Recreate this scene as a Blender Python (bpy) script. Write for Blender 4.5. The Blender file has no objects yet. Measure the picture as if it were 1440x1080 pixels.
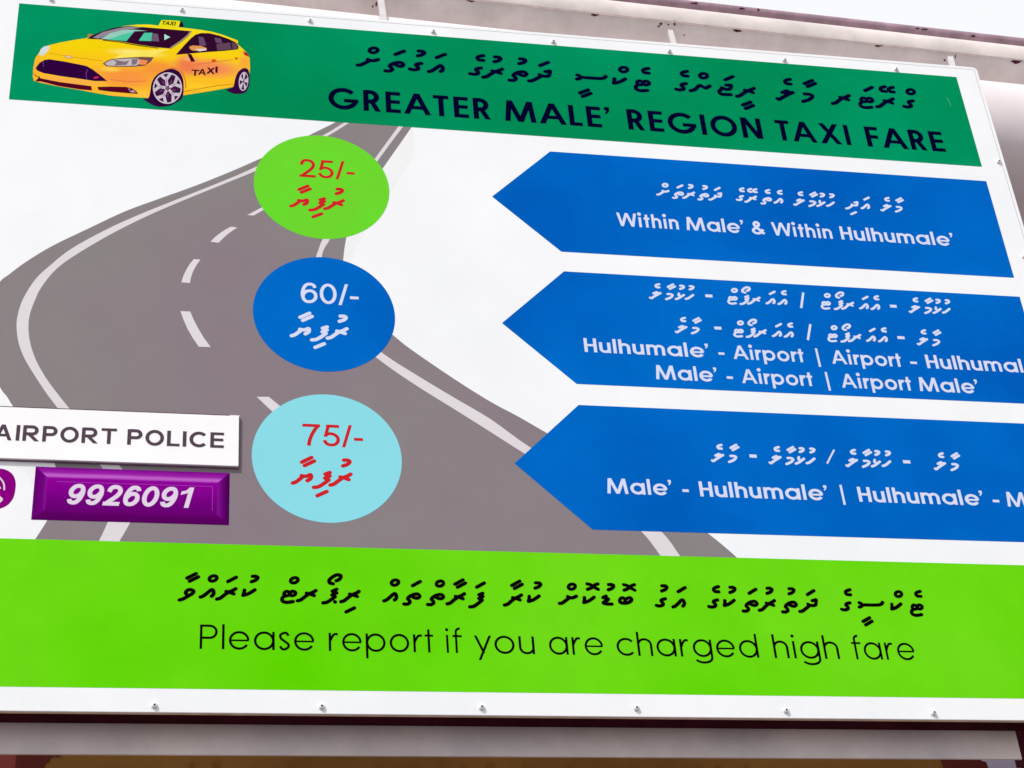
import bpy, math, random
from mathutils import Vector, Matrix
random.seed(4)
C = bpy.context.scene.collection
SC = bpy.context.scene

# ------------------------------------------------------------------ camera
D = 3.13                      # metres from the lens to the plane of the sign
CAMZ = 1.65                   # height of the lens above the ground
F = 2601.04                   # focal length in photo pixels (photo 1440 x 1080)
R = Matrix(((0.98126141, 0.07295852, -0.17833423),
            (0.04288796, 0.81961935, 0.57130092),
            (0.18784746, -0.56824393, 0.8011318)))   # sign axes (right, down, away) -> camera (right, down, ahead)
RT = R.transposed()
def cam_to_world(v):          # camera (right, down, ahead) -> world
    b = RT @ Vector(v)
    return Vector((b[0], b[2], -b[1]))
cam_d = bpy.data.cameras.new('camera')
cam = bpy.data.objects.new('camera', cam_d)
C.objects.link(cam)
ax, ay, az = cam_to_world((1, 0, 0)), cam_to_world((0, -1, 0)), cam_to_world((0, 0, -1))
m = Matrix((ax, ay, az)).transposed().to_4x4()
m.translation = Vector((0, -D, CAMZ))
cam.matrix_world = m
cam_d.sensor_width = 36
cam_d.lens = F / 1440 * 36
cam_d.clip_start = 0.05
cam_d.clip_end = 2000
SC.camera = cam

# ------------------------------------------------------------------ light
SUN_DIR = Vector((0.60, 0.667, -0.93)).normalized()      # the way the light travels
elev = math.asin(-SUN_DIR.z)
sd = bpy.data.lights.new('sun', 'SUN')
sd.energy = 2.85
sd.angle = math.radians(0.5)
sd.color = (1.0, 0.965, 0.92)
sun = bpy.data.objects.new('sun', sd)
C.objects.link(sun)
sun.rotation_euler = SUN_DIR.to_track_quat('-Z', 'Y').to_euler()
sun.location = (-4, -5, 9)

w = bpy.data.worlds.new('World')
SC.world = w
w.use_nodes = True
nt = w.node_tree
nt.nodes.clear()
out = nt.nodes.new('ShaderNodeOutputWorld')
bg = nt.nodes.new('ShaderNodeBackground')
sky = nt.nodes.new('ShaderNodeTexSky')
sky.sky_type = 'NISHITA'
sky.sun_disc = False
sky.sun_elevation = elev
sky.sun_rotation = math.atan2(-SUN_DIR.x, -SUN_DIR.y)
sky.dust_density = 2.5
bg.inputs['Strength'].default_value = 0.12
# thin bright cloud over most of the sky
tc = nt.nodes.new('ShaderNodeTexCoord')
ns = nt.nodes.new('ShaderNodeTexNoise')
ns.inputs['Scale'].default_value = 2.2
ns.inputs['Detail'].default_value = 6
rp = nt.nodes.new('ShaderNodeMapRange')
rp.inputs['From Min'].default_value = 0.33
rp.inputs['From Max'].default_value = 0.5
rp.inputs['To Min'].default_value = 0.35
rp.inputs['To Max'].default_value = 1.0
mx = nt.nodes.new('ShaderNodeMix')
mx.data_type = 'RGBA'
mx.inputs[7].default_value = (7.9, 8.05, 8.45, 1)
nt.links.new(tc.outputs['Generated'], ns.inputs['Vector'])
nt.links.new(ns.outputs['Fac'], rp.inputs['Value'])
nt.links.new(rp.outputs['Result'], mx.inputs['Factor'])
nt.links.new(sky.outputs['Color'], mx.inputs[6])
nt.links.new(mx.outputs[2], bg.inputs['Color'])
nt.links.new(bg.outputs['Background'], out.inputs['Surface'])

SC.view_settings.view_transform = 'Standard'
SC.view_settings.look = 'None'
SC.view_settings.exposure = 0.0
SC.view_settings.gamma = 1.0
SC.view_settings.use_curve_mapping = False

# ------------------------------------------------------------------ helpers: pixels of the photo -> sign plane
def ray(x, y):
    b = RT @ Vector(((x - 720) / F, (y - 540) / F, 1))
    return b[0] / b[2], -b[1] / b[2]          # right and up per metre ahead
def P(x, y, d=0.0):
    """photo pixel -> (x, z) on the plane d metres behind the sign's face"""
    u, v = ray(x, y)
    return u * (D + d), CAMZ + v * (D + d)
def P3(x, y, d=0.0):
    a, b = P(x, y, d)
    return Vector((a, d, b))

def lin(c):
    c /= 255.0
    return c / 12.92 if c <= 0.04045 else ((c + 0.055) / 1.055) ** 2.4
GAIN = 0.90                    # a printed ink's colour as photographed -> its base colour
def ink(r, g, b, k=1.0):
    return tuple(min(0.9, max(0.0004, lin(v) * GAIN * k)) for v in (r, g, b)) + (1,)

SPEC = 0.16
MATS = {}
def mat(name, col, rough=0.5, spec=0.3, metal=0.0, var=0.04, scale=6.0, bump=0.0, coat=0.0, col2=None, scale2=1.6):
    if name in MATS:
        return MATS[name]
    ma = bpy.data.materials.new(name)
    ma.use_nodes = True
    t = ma.node_tree
    b = t.nodes['Principled BSDF']
    b.inputs['Roughness'].default_value = rough
    b.inputs['Metallic'].default_value = metal
    b.inputs['Specular IOR Level'].default_value = spec * SPEC
    if coat:
        b.inputs['Coat Weight'].default_value = coat
        b.inputs['Coat Roughness'].default_value = 0.15
    tx = t.nodes.new('ShaderNodeTexCoord')
    no = t.nodes.new('ShaderNodeTexNoise')
    no.inputs['Scale'].default_value = scale
    no.inputs['Detail'].default_value = 8
    no.inputs['Roughness'].default_value = 0.62
    mr = t.nodes.new('ShaderNodeMapRange')
    mr.inputs['From Min'].default_value = 0.3
    mr.inputs['From Max'].default_value = 0.7
    mr.inputs['To Min'].default_value = 1 - var
    mr.inputs['To Max'].default_value = 1 + var
    mu = t.nodes.new('ShaderNodeMix')
    mu.data_type = 'RGBA'
    mu.blend_type = 'MULTIPLY'
    mu.inputs['Factor'].default_value = 1
    mu.inputs[6].default_value = col
    if col2:
        n2 = t.nodes.new('ShaderNodeTexNoise')
        n2.inputs['Scale'].default_value = scale2
        n2.inputs['Detail'].default_value = 3
        m2 = t.nodes.new('ShaderNodeMapRange')
        m2.inputs['From Min'].default_value = 0.36
        m2.inputs['From Max'].default_value = 0.64
        mm = t.nodes.new('ShaderNodeMix')
        mm.data_type = 'RGBA'
        mm.inputs[6].default_value = col
        mm.inputs[7].default_value = col2
        t.links.new(tx.outputs['Object'], n2.inputs['Vector'])
        t.links.new(n2.outputs['Fac'], m2.inputs['Value'])
        t.links.new(m2.outputs['Result'], mm.inputs['Factor'])
        t.links.new(mm.outputs[2], mu.inputs[6])
    t.links.new(tx.outputs['Object'], no.inputs['Vector'])
    t.links.new(no.outputs['Fac'], mr.inputs['Value'])
    t.links.new(mr.outputs['Result'], mu.inputs[7])
    t.links.new(mu.outputs[2], b.inputs['Base Color'])
    if bump:
        bp = t.nodes.new('ShaderNodeBump')
        bp.inputs['Strength'].default_value = bump
        bp.inputs['Distance'].default_value = 0.004
        t.links.new(no.outputs['Fac'], bp.inputs['Height'])
        t.links.new(bp.outputs['Normal'], b.inputs['Normal'])
    MATS[name] = ma
    return ma

class MB:
    """collects vertices and faces for ONE mesh object"""
    def __init__(s):
        s.v, s.f, s.smooth = [], [], False
    def add(s, vs, fs):
        o = len(s.v)
        s.v += [tuple(p) for p in vs]
        s.f += [tuple(i + o for i in f) for f in fs]
    def build(s, name, material, parent=None, smooth=False, origin=None):
        me = bpy.data.meshes.new(name)
        o_ = Vector(origin) if origin is not None else Vector((0, 0, 0))
        me.from_pydata([tuple(Vector(p) - o_) for p in s.v], [], s.f)
        me.materials.append(material)
        if smooth:
            for p in me.polygons:
                p.use_smooth = True
        me.update()
        ob = bpy.data.objects.new(name, me)
        C.objects.link(ob)
        ob.location = o_
        if parent is not None:
            ob.parent = parent
            ob.matrix_parent_inverse = parent.matrix_world.inverted()
        return ob
    # flat print: polygon of (x, z) at depth y, with correct facing (towards the viewer, -y)
    def poly(s, pts, y):
        a = sum(pts[i][0] * pts[(i + 1) % len(pts)][1] - pts[(i + 1) % len(pts)][0] * pts[i][1] for i in range(len(pts)))
        if a < 0:
            pts = pts[::-1]
        from mathutils.geometry import tessellate_polygon
        tri = tessellate_polygon([[Vector((p[0], p[1], 0)) for p in pts]])
        fs = []
        for t in tri:
            (x0, y0), (x1, y1), (x2, y2) = (pts[i] for i in t)
            fs.append(tuple(t) if (x1 - x0) * (y2 - y0) - (x2 - x0) * (y1 - y0) > 0 else tuple(t)[::-1])
        s.add([(p[0], y, p[1]) for p in pts], fs)
    def box(s, x0, x1, y0, y1, z0, z1):
        s.add([(x0, y0, z0), (x1, y0, z0), (x1, y1, z0), (x0, y1, z0), (x0, y0, z1), (x1, y0, z1), (x1, y1, z1), (x0, y1, z1)],
              [(0, 3, 2, 1), (4, 5, 6, 7), (0, 1, 5, 4), (1, 2, 6, 5), (2, 3, 7, 6), (3, 0, 4, 7)])
    def disc(s, cx, cz, r, y, n=14):
        s.poly([(cx + r * math.cos(6.28318 * i / n), cz + r * math.sin(6.28318 * i / n)) for i in range(n)], y)

STEP = 0.000018                 # each pen stroke lies this much in front of the one before
def ribbon(mb, pts, wd, y, rnd=False, closed=False, xf=None):
    """a pen stroke of width wd along pts (2D); xf maps 2D glyph space to the sign's (x, z)"""
    q = [pts[0]]
    for p in pts[1:]:
        if math.hypot(p[0] - q[-1][0], p[1] - q[-1][1]) > 1e-6:
            q.append(p)
    pts = q
    n = len(pts)
    if n < 2:
        return
    h = wd / 2
    L, Rr = [], []
    for i in range(n):
        if closed:
            a, b = pts[i - 1], pts[(i + 1) % n]
            d0 = (pts[i][0] - a[0], pts[i][1] - a[1]); d1 = (b[0] - pts[i][0], b[1] - pts[i][1])
        else:
            d0 = (pts[i][0] - pts[i - 1][0], pts[i][1] - pts[i - 1][1]) if i > 0 else None
            d1 = (pts[i + 1][0] - pts[i][0], pts[i + 1][1] - pts[i][1]) if i < n - 1 else None
        d0 = d0 or d1; d1 = d1 or d0
        l0 = math.hypot(*d0) or 1; l1 = math.hypot(*d1) or 1
        n0 = (-d0[1] / l0, d0[0] / l0); n1 = (-d1[1] / l1, d1[0] / l1)
        mx_, my_ = n0[0] + n1[0], n0[1] + n1[1]
        ml = math.hypot(mx_, my_)
        if ml < 0.3:
            mx_, my_, k = n0[0], n0[1], 1
        else:
            mx_, my_ = mx_ / ml, my_ / ml
            k = min(1.6, 1 / max(0.3, mx_ * n0[0] + my_ * n0[1]))
        L.append((pts[i][0] + mx_ * h * k, pts[i][1] + my_ * h * k))
        Rr.append((pts[i][0] - mx_ * h * k, pts[i][1] - my_ * h * k))
    xf = xf or (lambda p: p)
    ramp = STEP * 0.8 / n
    vs, fs = [], []
    for i in range(n):
        a, b = xf(L[i]), xf(Rr[i])
        vs += [(a[0], y - ramp * i, a[1]), (b[0], y - ramp * i, b[1])]
    for i in range(n - 1 + (1 if closed else 0)):
        j = (i + 1) % n
        fs.append((2 * i + 1, 2 * j + 1, 2 * j, 2 * i))
    mb.add(vs, fs)
    if rnd and not closed:
        for (p, o_) in ((0, 1), (n - 1, n - 2)):
            dx, dz = pts[p][0] - pts[o_][0], pts[p][1] - pts[o_][1]
            a0 = math.atan2(dz, dx)
            cap = [xf((pts[p][0] + h * math.cos(a0 + math.pi * (t / 8 - .5)), pts[p][1] + h * math.sin(a0 + math.pi * (t / 8 - .5)))) for t in range(9)]
            mb.poly(cap, y - ramp * p)

def spline(pts, n=7, closed=False):
    if len(pts) < 3:
        return list(pts)
    r = []
    m_ = len(pts)
    rng = range(m_) if closed else range(m_ - 1)
    for i in rng:
        p1, p2 = pts[i], pts[(i + 1) % m_]
        p0 = pts[i - 1] if (closed or i > 0) else (2 * p1[0] - p2[0], 2 * p1[1] - p2[1])
        p3 = pts[(i + 2) % m_] if (closed or i + 2 < m_) else (2 * p2[0] - p1[0], 2 * p2[1] - p1[1])
        for k in range(n):
            t = k / n
            r.append(tuple(0.5 * (2 * p1[a] + (p2[a] - p0[a]) * t + (2 * p0[a] - 5 * p1[a] + 4 * p2[a] - p3[a]) * t * t
                                  + (3 * p1[a] - p0[a] - 3 * p2[a] + p3[a]) * t ** 3) for a in (0, 1)))
    if not closed:
        r.append(pts[-1])
    return r
def pxs(s, X0, Y0, S):
    """'x,y x,y ...' read in an enlargement of the photo (corner X0, Y0, S times) -> photo pixels"""
    return [(X0 + float(a.split(',')[0]) / S, Y0 + float(a.split(',')[1]) / S) for a in s.split()]
def front(pts, d=0.0):
    return [P(x, y, d) for x, y in pts]

def tag(o, label, cat, group=None, kind=None):
    if label: o['label'] = label
    if cat: o['category'] = cat
    if group: o['group'] = group
    if kind: o['kind'] = kind
    return o
def empty(name, loc, label, cat, group=None):
    o = bpy.data.objects.new(name, None)
    C.objects.link(o)
    o.location = loc
    o.empty_display_size = 0.1
    bpy.context.view_layer.update()
    return tag(o, label, cat, group)

# ------------------------------------------------------------------ materials
M = dict(
    white=mat('white_sheet', ink(242, 246, 248), 0.45, 0.3, var=0.02, scale=9, col2=ink(250, 251, 253), scale2=1.3),
    trim=mat('white_aluminium_trim', ink(240, 240, 240), 0.38, 0.4, var=0.05, scale=20),
    under=mat('frame_back', ink(62, 14, 28), 0.7, 0.2, var=0.35, scale=14),
    lip=mat('weathered_lip', ink(238, 214, 190), 0.6, 0.3, var=0.2, scale=30),
    green=mat('green_ink', ink(0, 138, 84), 0.5, 0, var=0.05, scale=8, col2=ink(0, 152, 102)),
    lime=mat('lime_ink', ink(94, 215, 0), 0.5, 0, var=0.04, scale=8, col2=ink(114, 221, 26)),
    lime2=mat('lime_circle_ink', ink(112, 214, 48), 0.5, 0, var=0.03, scale=8, col2=ink(104, 222, 46), scale2=6),
    blue=mat('blue_ink', ink(0, 94, 188), 0.5, 0, var=0.05, scale=8, col2=ink(0, 108, 202), scale2=2.2),
    cyan=mat('sky_blue_ink', ink(140, 222, 233), 0.5, 0, var=0.02, scale=4),
    road=mat('road_ink', ink(140, 127, 134), 0.5, 0, var=0.022, scale=9, col2=ink(139, 134, 133), scale2=1.9),
    lane=mat('lane_ink', ink(224, 219, 222), 0.45, 0.3, var=0.02),
    pale=mat('pale_shade_ink', ink(243, 244, 244), 0.45, 0.3, var=0.02),
    navy=mat('navy_ink', ink(4, 3, 44), 0.5, 0, var=0.1),
    black=mat('black_ink', ink(10, 4, 8), 0.5, 0, var=0.1),
    text=mat('white_ink', ink(216, 222, 246), 0.42, 0.3, var=0.02),
    red=mat('red_ink', ink(206, 36, 44), 0.5, 0, var=0.06, scale=30),
    plate=mat('white_plate', ink(254, 254, 254), 0.38, 0.4, var=0.03, scale=5, bump=0.25),
    pedge=mat('plate_edge', ink(128, 104, 122), 0.4, 0.4, var=0.3, scale=40),
    grey=mat('grey_lettering', ink(84, 66, 80), 0.45, 0.3, var=0.08, scale=40),
    purple=mat('purple_badge', ink(140, 4, 150), 0.32, 0.4, var=0.05, scale=9),
    plilac=mat('lilac_line', ink(176, 66, 190), 0.35, 0.4),
    plum=mat('purple_icon_ink', ink(138, 0, 128), 0.5, 0, var=0.04, scale=30),
    steel=mat('screw_steel', (0.80, 0.80, 0.80, 1), 0.4, 1.0, metal=0.1, var=0.1, scale=60),
    socket=mat('screw_socket', (0.012, 0.012, 0.014, 1), 0.6, 0.2),
)

def grad(name, stops, axis, lo, hi, wob=0.2):
    """printed blend of inks along one axis of the sign"""
    ma = bpy.data.materials.new(name)
    ma.use_nodes = True
    t = ma.node_tree
    b = t.nodes['Principled BSDF']
    b.inputs['Roughness'].default_value = 0.42
    b.inputs['Specular IOR Level'].default_value = 0.0
    tx = t.nodes.new('ShaderNodeTexCoord')
    sp = t.nodes.new('ShaderNodeSeparateXYZ')
    mr = t.nodes.new('ShaderNodeMapRange')
    mr.inputs['From Min'].default_value = lo
    mr.inputs['From Max'].default_value = hi
    cr = t.nodes.new('ShaderNodeValToRGB')
    while len(cr.color_ramp.elements) < len(stops):
        cr.color_ramp.elements.new(0.5)
    for e, (p, c) in zip(cr.color_ramp.elements, stops):
        e.position = p
        e.color = ink(*c)
    no = t.nodes.new('ShaderNodeTexNoise')
    no.inputs['Scale'].default_value = 9
    ad = t.nodes.new('ShaderNodeMath')
    ad.operation = 'MULTIPLY_ADD'
    ad.inputs[1].default_value = wob * (hi - lo)
    t.links.new(tx.outputs['Object'], sp.inputs['Vector'])
    t.links.new(tx.outputs['Object'], no.inputs['Vector'])
    t.links.new(no.outputs['Fac'], ad.inputs[0])
    t.links.new(sp.outputs[axis], ad.inputs[2])
    mr.inputs['From Min'].default_value = lo + wob * (hi - lo) * .5
    mr.inputs['From Max'].default_value = hi + wob * (hi - lo) * .5
    t.links.new(ad.outputs[0], mr.inputs['Value'])
    t.links.new(mr.outputs['Result'], cr.inputs['Fac'])
    t.links.new(cr.outputs['Color'], b.inputs['Base Color'])
    return ma

# ------------------------------------------------------------------ setting: the ground below (out of frame)
g = MB()
g.add([(-40, -40, 0), (40, -40, 0), (40, 40, 0), (-40, 40, 0)], [(0, 1, 2, 3)])
tag(g.build('ground', mat('paving', (0.19, 0.165, 0.17, 1), 0.9, 0.2, var=0.25, scale=3)), 'pale paving far below the sign', None, kind='structure')

# ------------------------------------------------------------------ the board
U0, U1 = -0.1335, 0.6483
X0, X1 = U0 * D, U1 * D
ZT, ZB = CAMZ + 1.0480 * D, CAMZ + 0.4662 * D
board = empty('taxi_fare_sign', (0.5 * (X0 + X1), 0, ZB),
              'large white printed taxi fare sheet with green header, blue arrows and lime footer', 'sign')
TH = 0.0025
# sheet with softly rounded edges, standing on a deep dark frame
def rounded_sheet(x0, x1, z0, z1, yb, th, r=0.003, crn=0.012):
    mb = MB()
    rings = []
    prof = [(0.0, 0.0), (0.0, th - r), (r * .3, th - r * .3), (r, th)]
    for ins, out_ in prof:
        ring = []
        for (cx, cz, a0) in ((x1 - crn, z1 - crn, 0), (x0 + crn, z1 - crn, 90), (x0 + crn, z0 + crn, 180), (x1 - crn, z0 + crn, 270)):
            for k in range(5):
                a = math.radians(a0 + 90 * k / 4)
                ring.append((cx + (crn - ins) * math.cos(a), yb - out_, cz + (crn - ins) * math.sin(a)))
        rings.append(ring)
    n = len(rings[0])
    vs = [p for r_ in rings for p in r_]
    fs = []
    for k in range(len(rings) - 1):
        for i in range(n):
            j = (i + 1) % n
            fs.append((k * n + i, k * n + j, (k + 1) * n + j, (k + 1) * n + i))
    fs = [f[::-1] for f in fs]
    b0 = (len(rings) - 1) * n
    fs.append(tuple(b0 + i for i in range(n))[::-1])
    fs.append(tuple(range(n)))
    mb.add(vs, fs)
    return mb
rounded_sheet(X0, X1, ZB, ZT, TH, TH, .0012).build('panel', M['white'], board)
fr = MB()
fr.box(X0 + .002, X1 - .002, TH + .0003, .0122, ZB + .0012, ZT - .002)
fr.build('edge_trim', M['lip'], board)
fr = MB()
fi = 0.006
t_ = 0.03
fr.box(X0 + fi, X1 - fi, .0125, .062, ZB + fi, ZB + fi + t_)
fr.box(X0 + fi, X1 - fi, .0125, .062, ZT - fi - t_, ZT - fi)
fr.box(X0 + fi, X0 + fi + t_, .0125, .062, ZB + fi + t_ + .001, ZT - fi - t_ - .001)
fr.box(X1 - fi - t_, X1 - fi, .0125, .062, ZB + fi + t_ + .001, ZT - fi - t_ - .001)
fr.build('frame', M['under'], board)
# narrow clear capping that runs round the edge of the sheet
cp = MB()
e0, e1, yc = 0.0085, 0.0100, -0.00015
for (a, b, c, d_) in ((X0 + e0, X1 - e0, ZT - e1, ZT - e0), (X1 - e1, X1 - e0, ZB + e0, ZT - e1 - .0005)):
    cp.box(a, b, yc, -0.00001, c, d_)
cp.build('edge_groove', mat('groove', ink(196, 192, 192), 0.5, 0.3), board)

LY = dict(road=-.00008, lane=-.00014, band=-.0002, shape=-.00026, letter=-.00036)

def flat(name, pts_px, material, y, parent, label=None):
    mb = MB()
    mb.poly(front(pts_px, y), y)
    o = mb.build(name, material, parent)
    if label: o['label'] = label
    return o

# ---- header and footer bands
header = flat('header_band', [(27, 4.6), (1344.9, 108.3), (1381, 234.5), (12.5, 139.6)], M['green'], LY['band'], board)
za, zb = P(0, 757)[1], P(720, 974)[1]
fmb = MB()
fx0, fx1 = P(27, 4.6)[0], P(1381, 234.5)[0]
fmb.poly([(fx0, za), (fx1, za), (fx1, zb), (fx0, zb)], LY['band'])
footer = fmb.build('footer_band', M['lime'], board)

# ---- the road picture
road_l = [(475, 168)] + [(470.3, 172.6), (434, 190.5), (400, 208), (360, 225.7), (325, 241), (275, 261), (225, 279), (175, 297.5), (125, 321), (75, 345), (37.5, 367.5), (12.5, 386), (0, 396),
          (-18, 422), (-27, 460), (-22, 500), (0, 544.5), (10, 558), (19, 572), (45, 603), (68, 632), (78, 656), (80, 690), (74, 715), (65.6, 733), (50, 757.5), (46, 764)]
road_r = [(1040, 790), (1033, 781), (995.6, 750), (930, 703), (850, 655), (768.7, 608.7), (727.5, 585), (690, 565), (640, 533.7), (577.5, 491), (552.5, 471), (520, 445), (494, 410), (484, 375),
          (483, 362), (486.7, 336), (495, 305), (512, 275), (538.3, 236.7), (578, 180), (583, 172)]
flat('road_shade', spline([(578, 180), (582, 192), (577, 225), (555, 262), (532, 295), (512, 330), (500, 352), (492, 372)], 5) + [(480, 372), (484, 336), (500, 290), (530, 240), (560, 200)], M['pale'], LY['road'] + .00004, board)
road = flat('road_picture', spline(road_l, 4) + spline(road_r, 4), M['road'], LY['road'], board)
ll_o = [(489, 169.5), (482.5, 173.3), (453.3, 190.8), (410, 211), (360, 234.5), (325, 250), (250, 280), (200, 300), (150, 322.5), (100, 350), (70, 373.7), (50, 392.5), (32.5, 420), (25, 442.5), (23.3, 460), (26.3, 482.5), (35, 505), (50, 530), (65, 552.5), (81, 573.7),
        (110, 612), (141, 654), (160, 685), (161, 712), (151.8, 734), (140, 759), (137, 765)]
ll_i = [(166, 765), (168.9, 759.5), (182.9, 735), (193, 712), (190, 690), (167.5, 654), (128, 612), (97, 573.7), (80, 552.5), (63.7, 530), (50, 505), (42, 480), (40, 457.5), (42.5, 440), (50, 420), (57.5, 405), (75, 382.5), (100, 362.5), (150, 332.5), (200, 307), (250, 285), (325, 254.5), (360, 240), (410, 216), (460.8, 191.2), (489.2, 173.7), (497, 169.5)]
flat('lane_line', spline(ll_o, 4) + spline(ll_i, 4), M['lane'], LY['lane'], road)
rl_o = [(565, 171), (559.2, 179.2), (528, 222), (500, 262), (475, 300), (453.8, 336.3), (448.3, 350), (444.3, 362), (440, 385), (450, 420), (490, 470), (540, 511), (590, 545), (640, 576), (690, 607.5), (738, 638), (800, 675), (860, 715), (901.9, 747.4), (926.3, 778), (932, 788)]
rl_i = [(960, 788), (953.6, 778), (930, 747.4), (880, 707), (810, 664), (745.5, 629), (690, 589.5), (640, 560), (590, 530), (540, 498), (495, 460), (460, 420), (450, 385), (452.4, 362), (455.8, 350), (464.2, 336.3), (485, 302), (508, 262), (531.7, 225.3), (565.8, 179.2), (572, 171)]
flat('lane_line', spline(rl_o, 4) + spline(rl_i, 4), M['lane'], LY['lane'], road)
for s, a in (('1183,760 1230,765 1250,745 1275,722 1305,699 1335,680 1300,675 1270,690 1240,710 1210,733', (0, 150, 4)), ('1020,988 1068,992 1074,962 1085,928 1103,895 1127,860 1090,857 1065,888 1045,922 1030,955', (0, 150, 4)),
             ('1015,230 1070,232 1088,275 1112,322 1145,378 1185,432 1118,430 1085,382 1055,330 1033,280', (0, 380, 4)), ('45,795 100,798 250,715 215,705', (340, 170, 6)), ('113,97 205,97 330,200 270,245', (340, 540, 5.4))):
    flat('lane_dash', pxs(s, *a), M['lane'], LY['lane'], road)

# ------------------------------------------------------------------ lettering
def arc(cx, cy, rx, ry, a0, a1, n=26):
    return [(cx + rx * math.cos(math.radians(a0 + (a1 - a0) * i / n)), cy + ry * math.sin(math.radians(a0 + (a1 - a0) * i / n))) for i in range(n + 1)]
XH = 0.75
def dg(x0, y0, x1, y1, w_):
    """a slanting stem cut level at both ends"""
    k = w_ / 2 * math.hypot(x1 - x0, y1 - y0) / abs(y1 - y0)
    return ('p', [(x0 - k, y0), (x0 + k, y0), (x1 + k, y1), (x1 - k, y1)])
def bar(x0, x1, y0, y1):
    return ('p', [(x0, y0), (x1, y0), (x1, y1), (x0, y1)])
def lig(pts, wd_=None, closed=False):
    return ('s', pts, closed)

def digit(ch, w_):
    h = w_ / 2
    W = .66
    f = lambda s: [(h + float(a.split(',')[0]) * (W - w_), h + float(a.split(',')[1]) * (1 - w_)) for a in s.split()]
    six = '.94,.80 .84,.94 .62,1 .34,.97 .13,.80 .02,.55 .01,.38 .08,.17 .25,.03 .50,0 .76,.05 .95,.2 .99,.34 .92,.5 .74,.6 .52,.62 .28,.57 .1,.43 .03,.3'
    if ch == '0': return [('s', arc(.33, .5, .33 - h, .5 - h, 0, 360, 40)[:-1], True)], W
    if ch == '6': return [('s', spline(f(six), 6), False)], W
    if ch == '9': return [('s', spline([(W - x, 1 - y) for x, y in f(six)], 6), False)], W
    if ch == '2': return [('s', spline(f('.03,.70 .1,.88 .28,.99 .52,1 .78,.95 .95,.8 .93,.62 .78,.46 .52,.28 .25,.12 .10,.0'), 6), False), bar(.0, W, 0, w_)], W
    if ch == '5': return [bar(.14, W - .03, 1 - w_, 1), dg(.05 + h, .44, .15 + h, 1 - w_ * .5, w_ * .95), ('s', spline(f('.05,.45 .18,.55 .42,.60 .70,.56 .92,.44 .99,.29 .9,.12 .7,.02 .45,0 .2,.05 .05,.17 .0,.24'), 6), False)], W
    if ch == '7': return [bar(.0, W, 1 - w_, 1), ('s', spline([(W - h, 1 - h), (.45, .72), (.31, .40), (.25, .16), (.23, 0)], 6), False)], W
    if ch == '1': return [bar(.30, .30 + w_, 0, 1), ('p', [(.30 + h, 1), (.30 + h, .76), (.02, .62), (.02, .62 + w_ * .95), (.2, .84), (.3, 1)])], .30 + w_
    if ch == '/': return [dg(.04, -.02, .31, 1.02, w_ * .9)], .35
    if ch == '-': return [bar(0, .34, .30, .30 + w_)], .34

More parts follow.
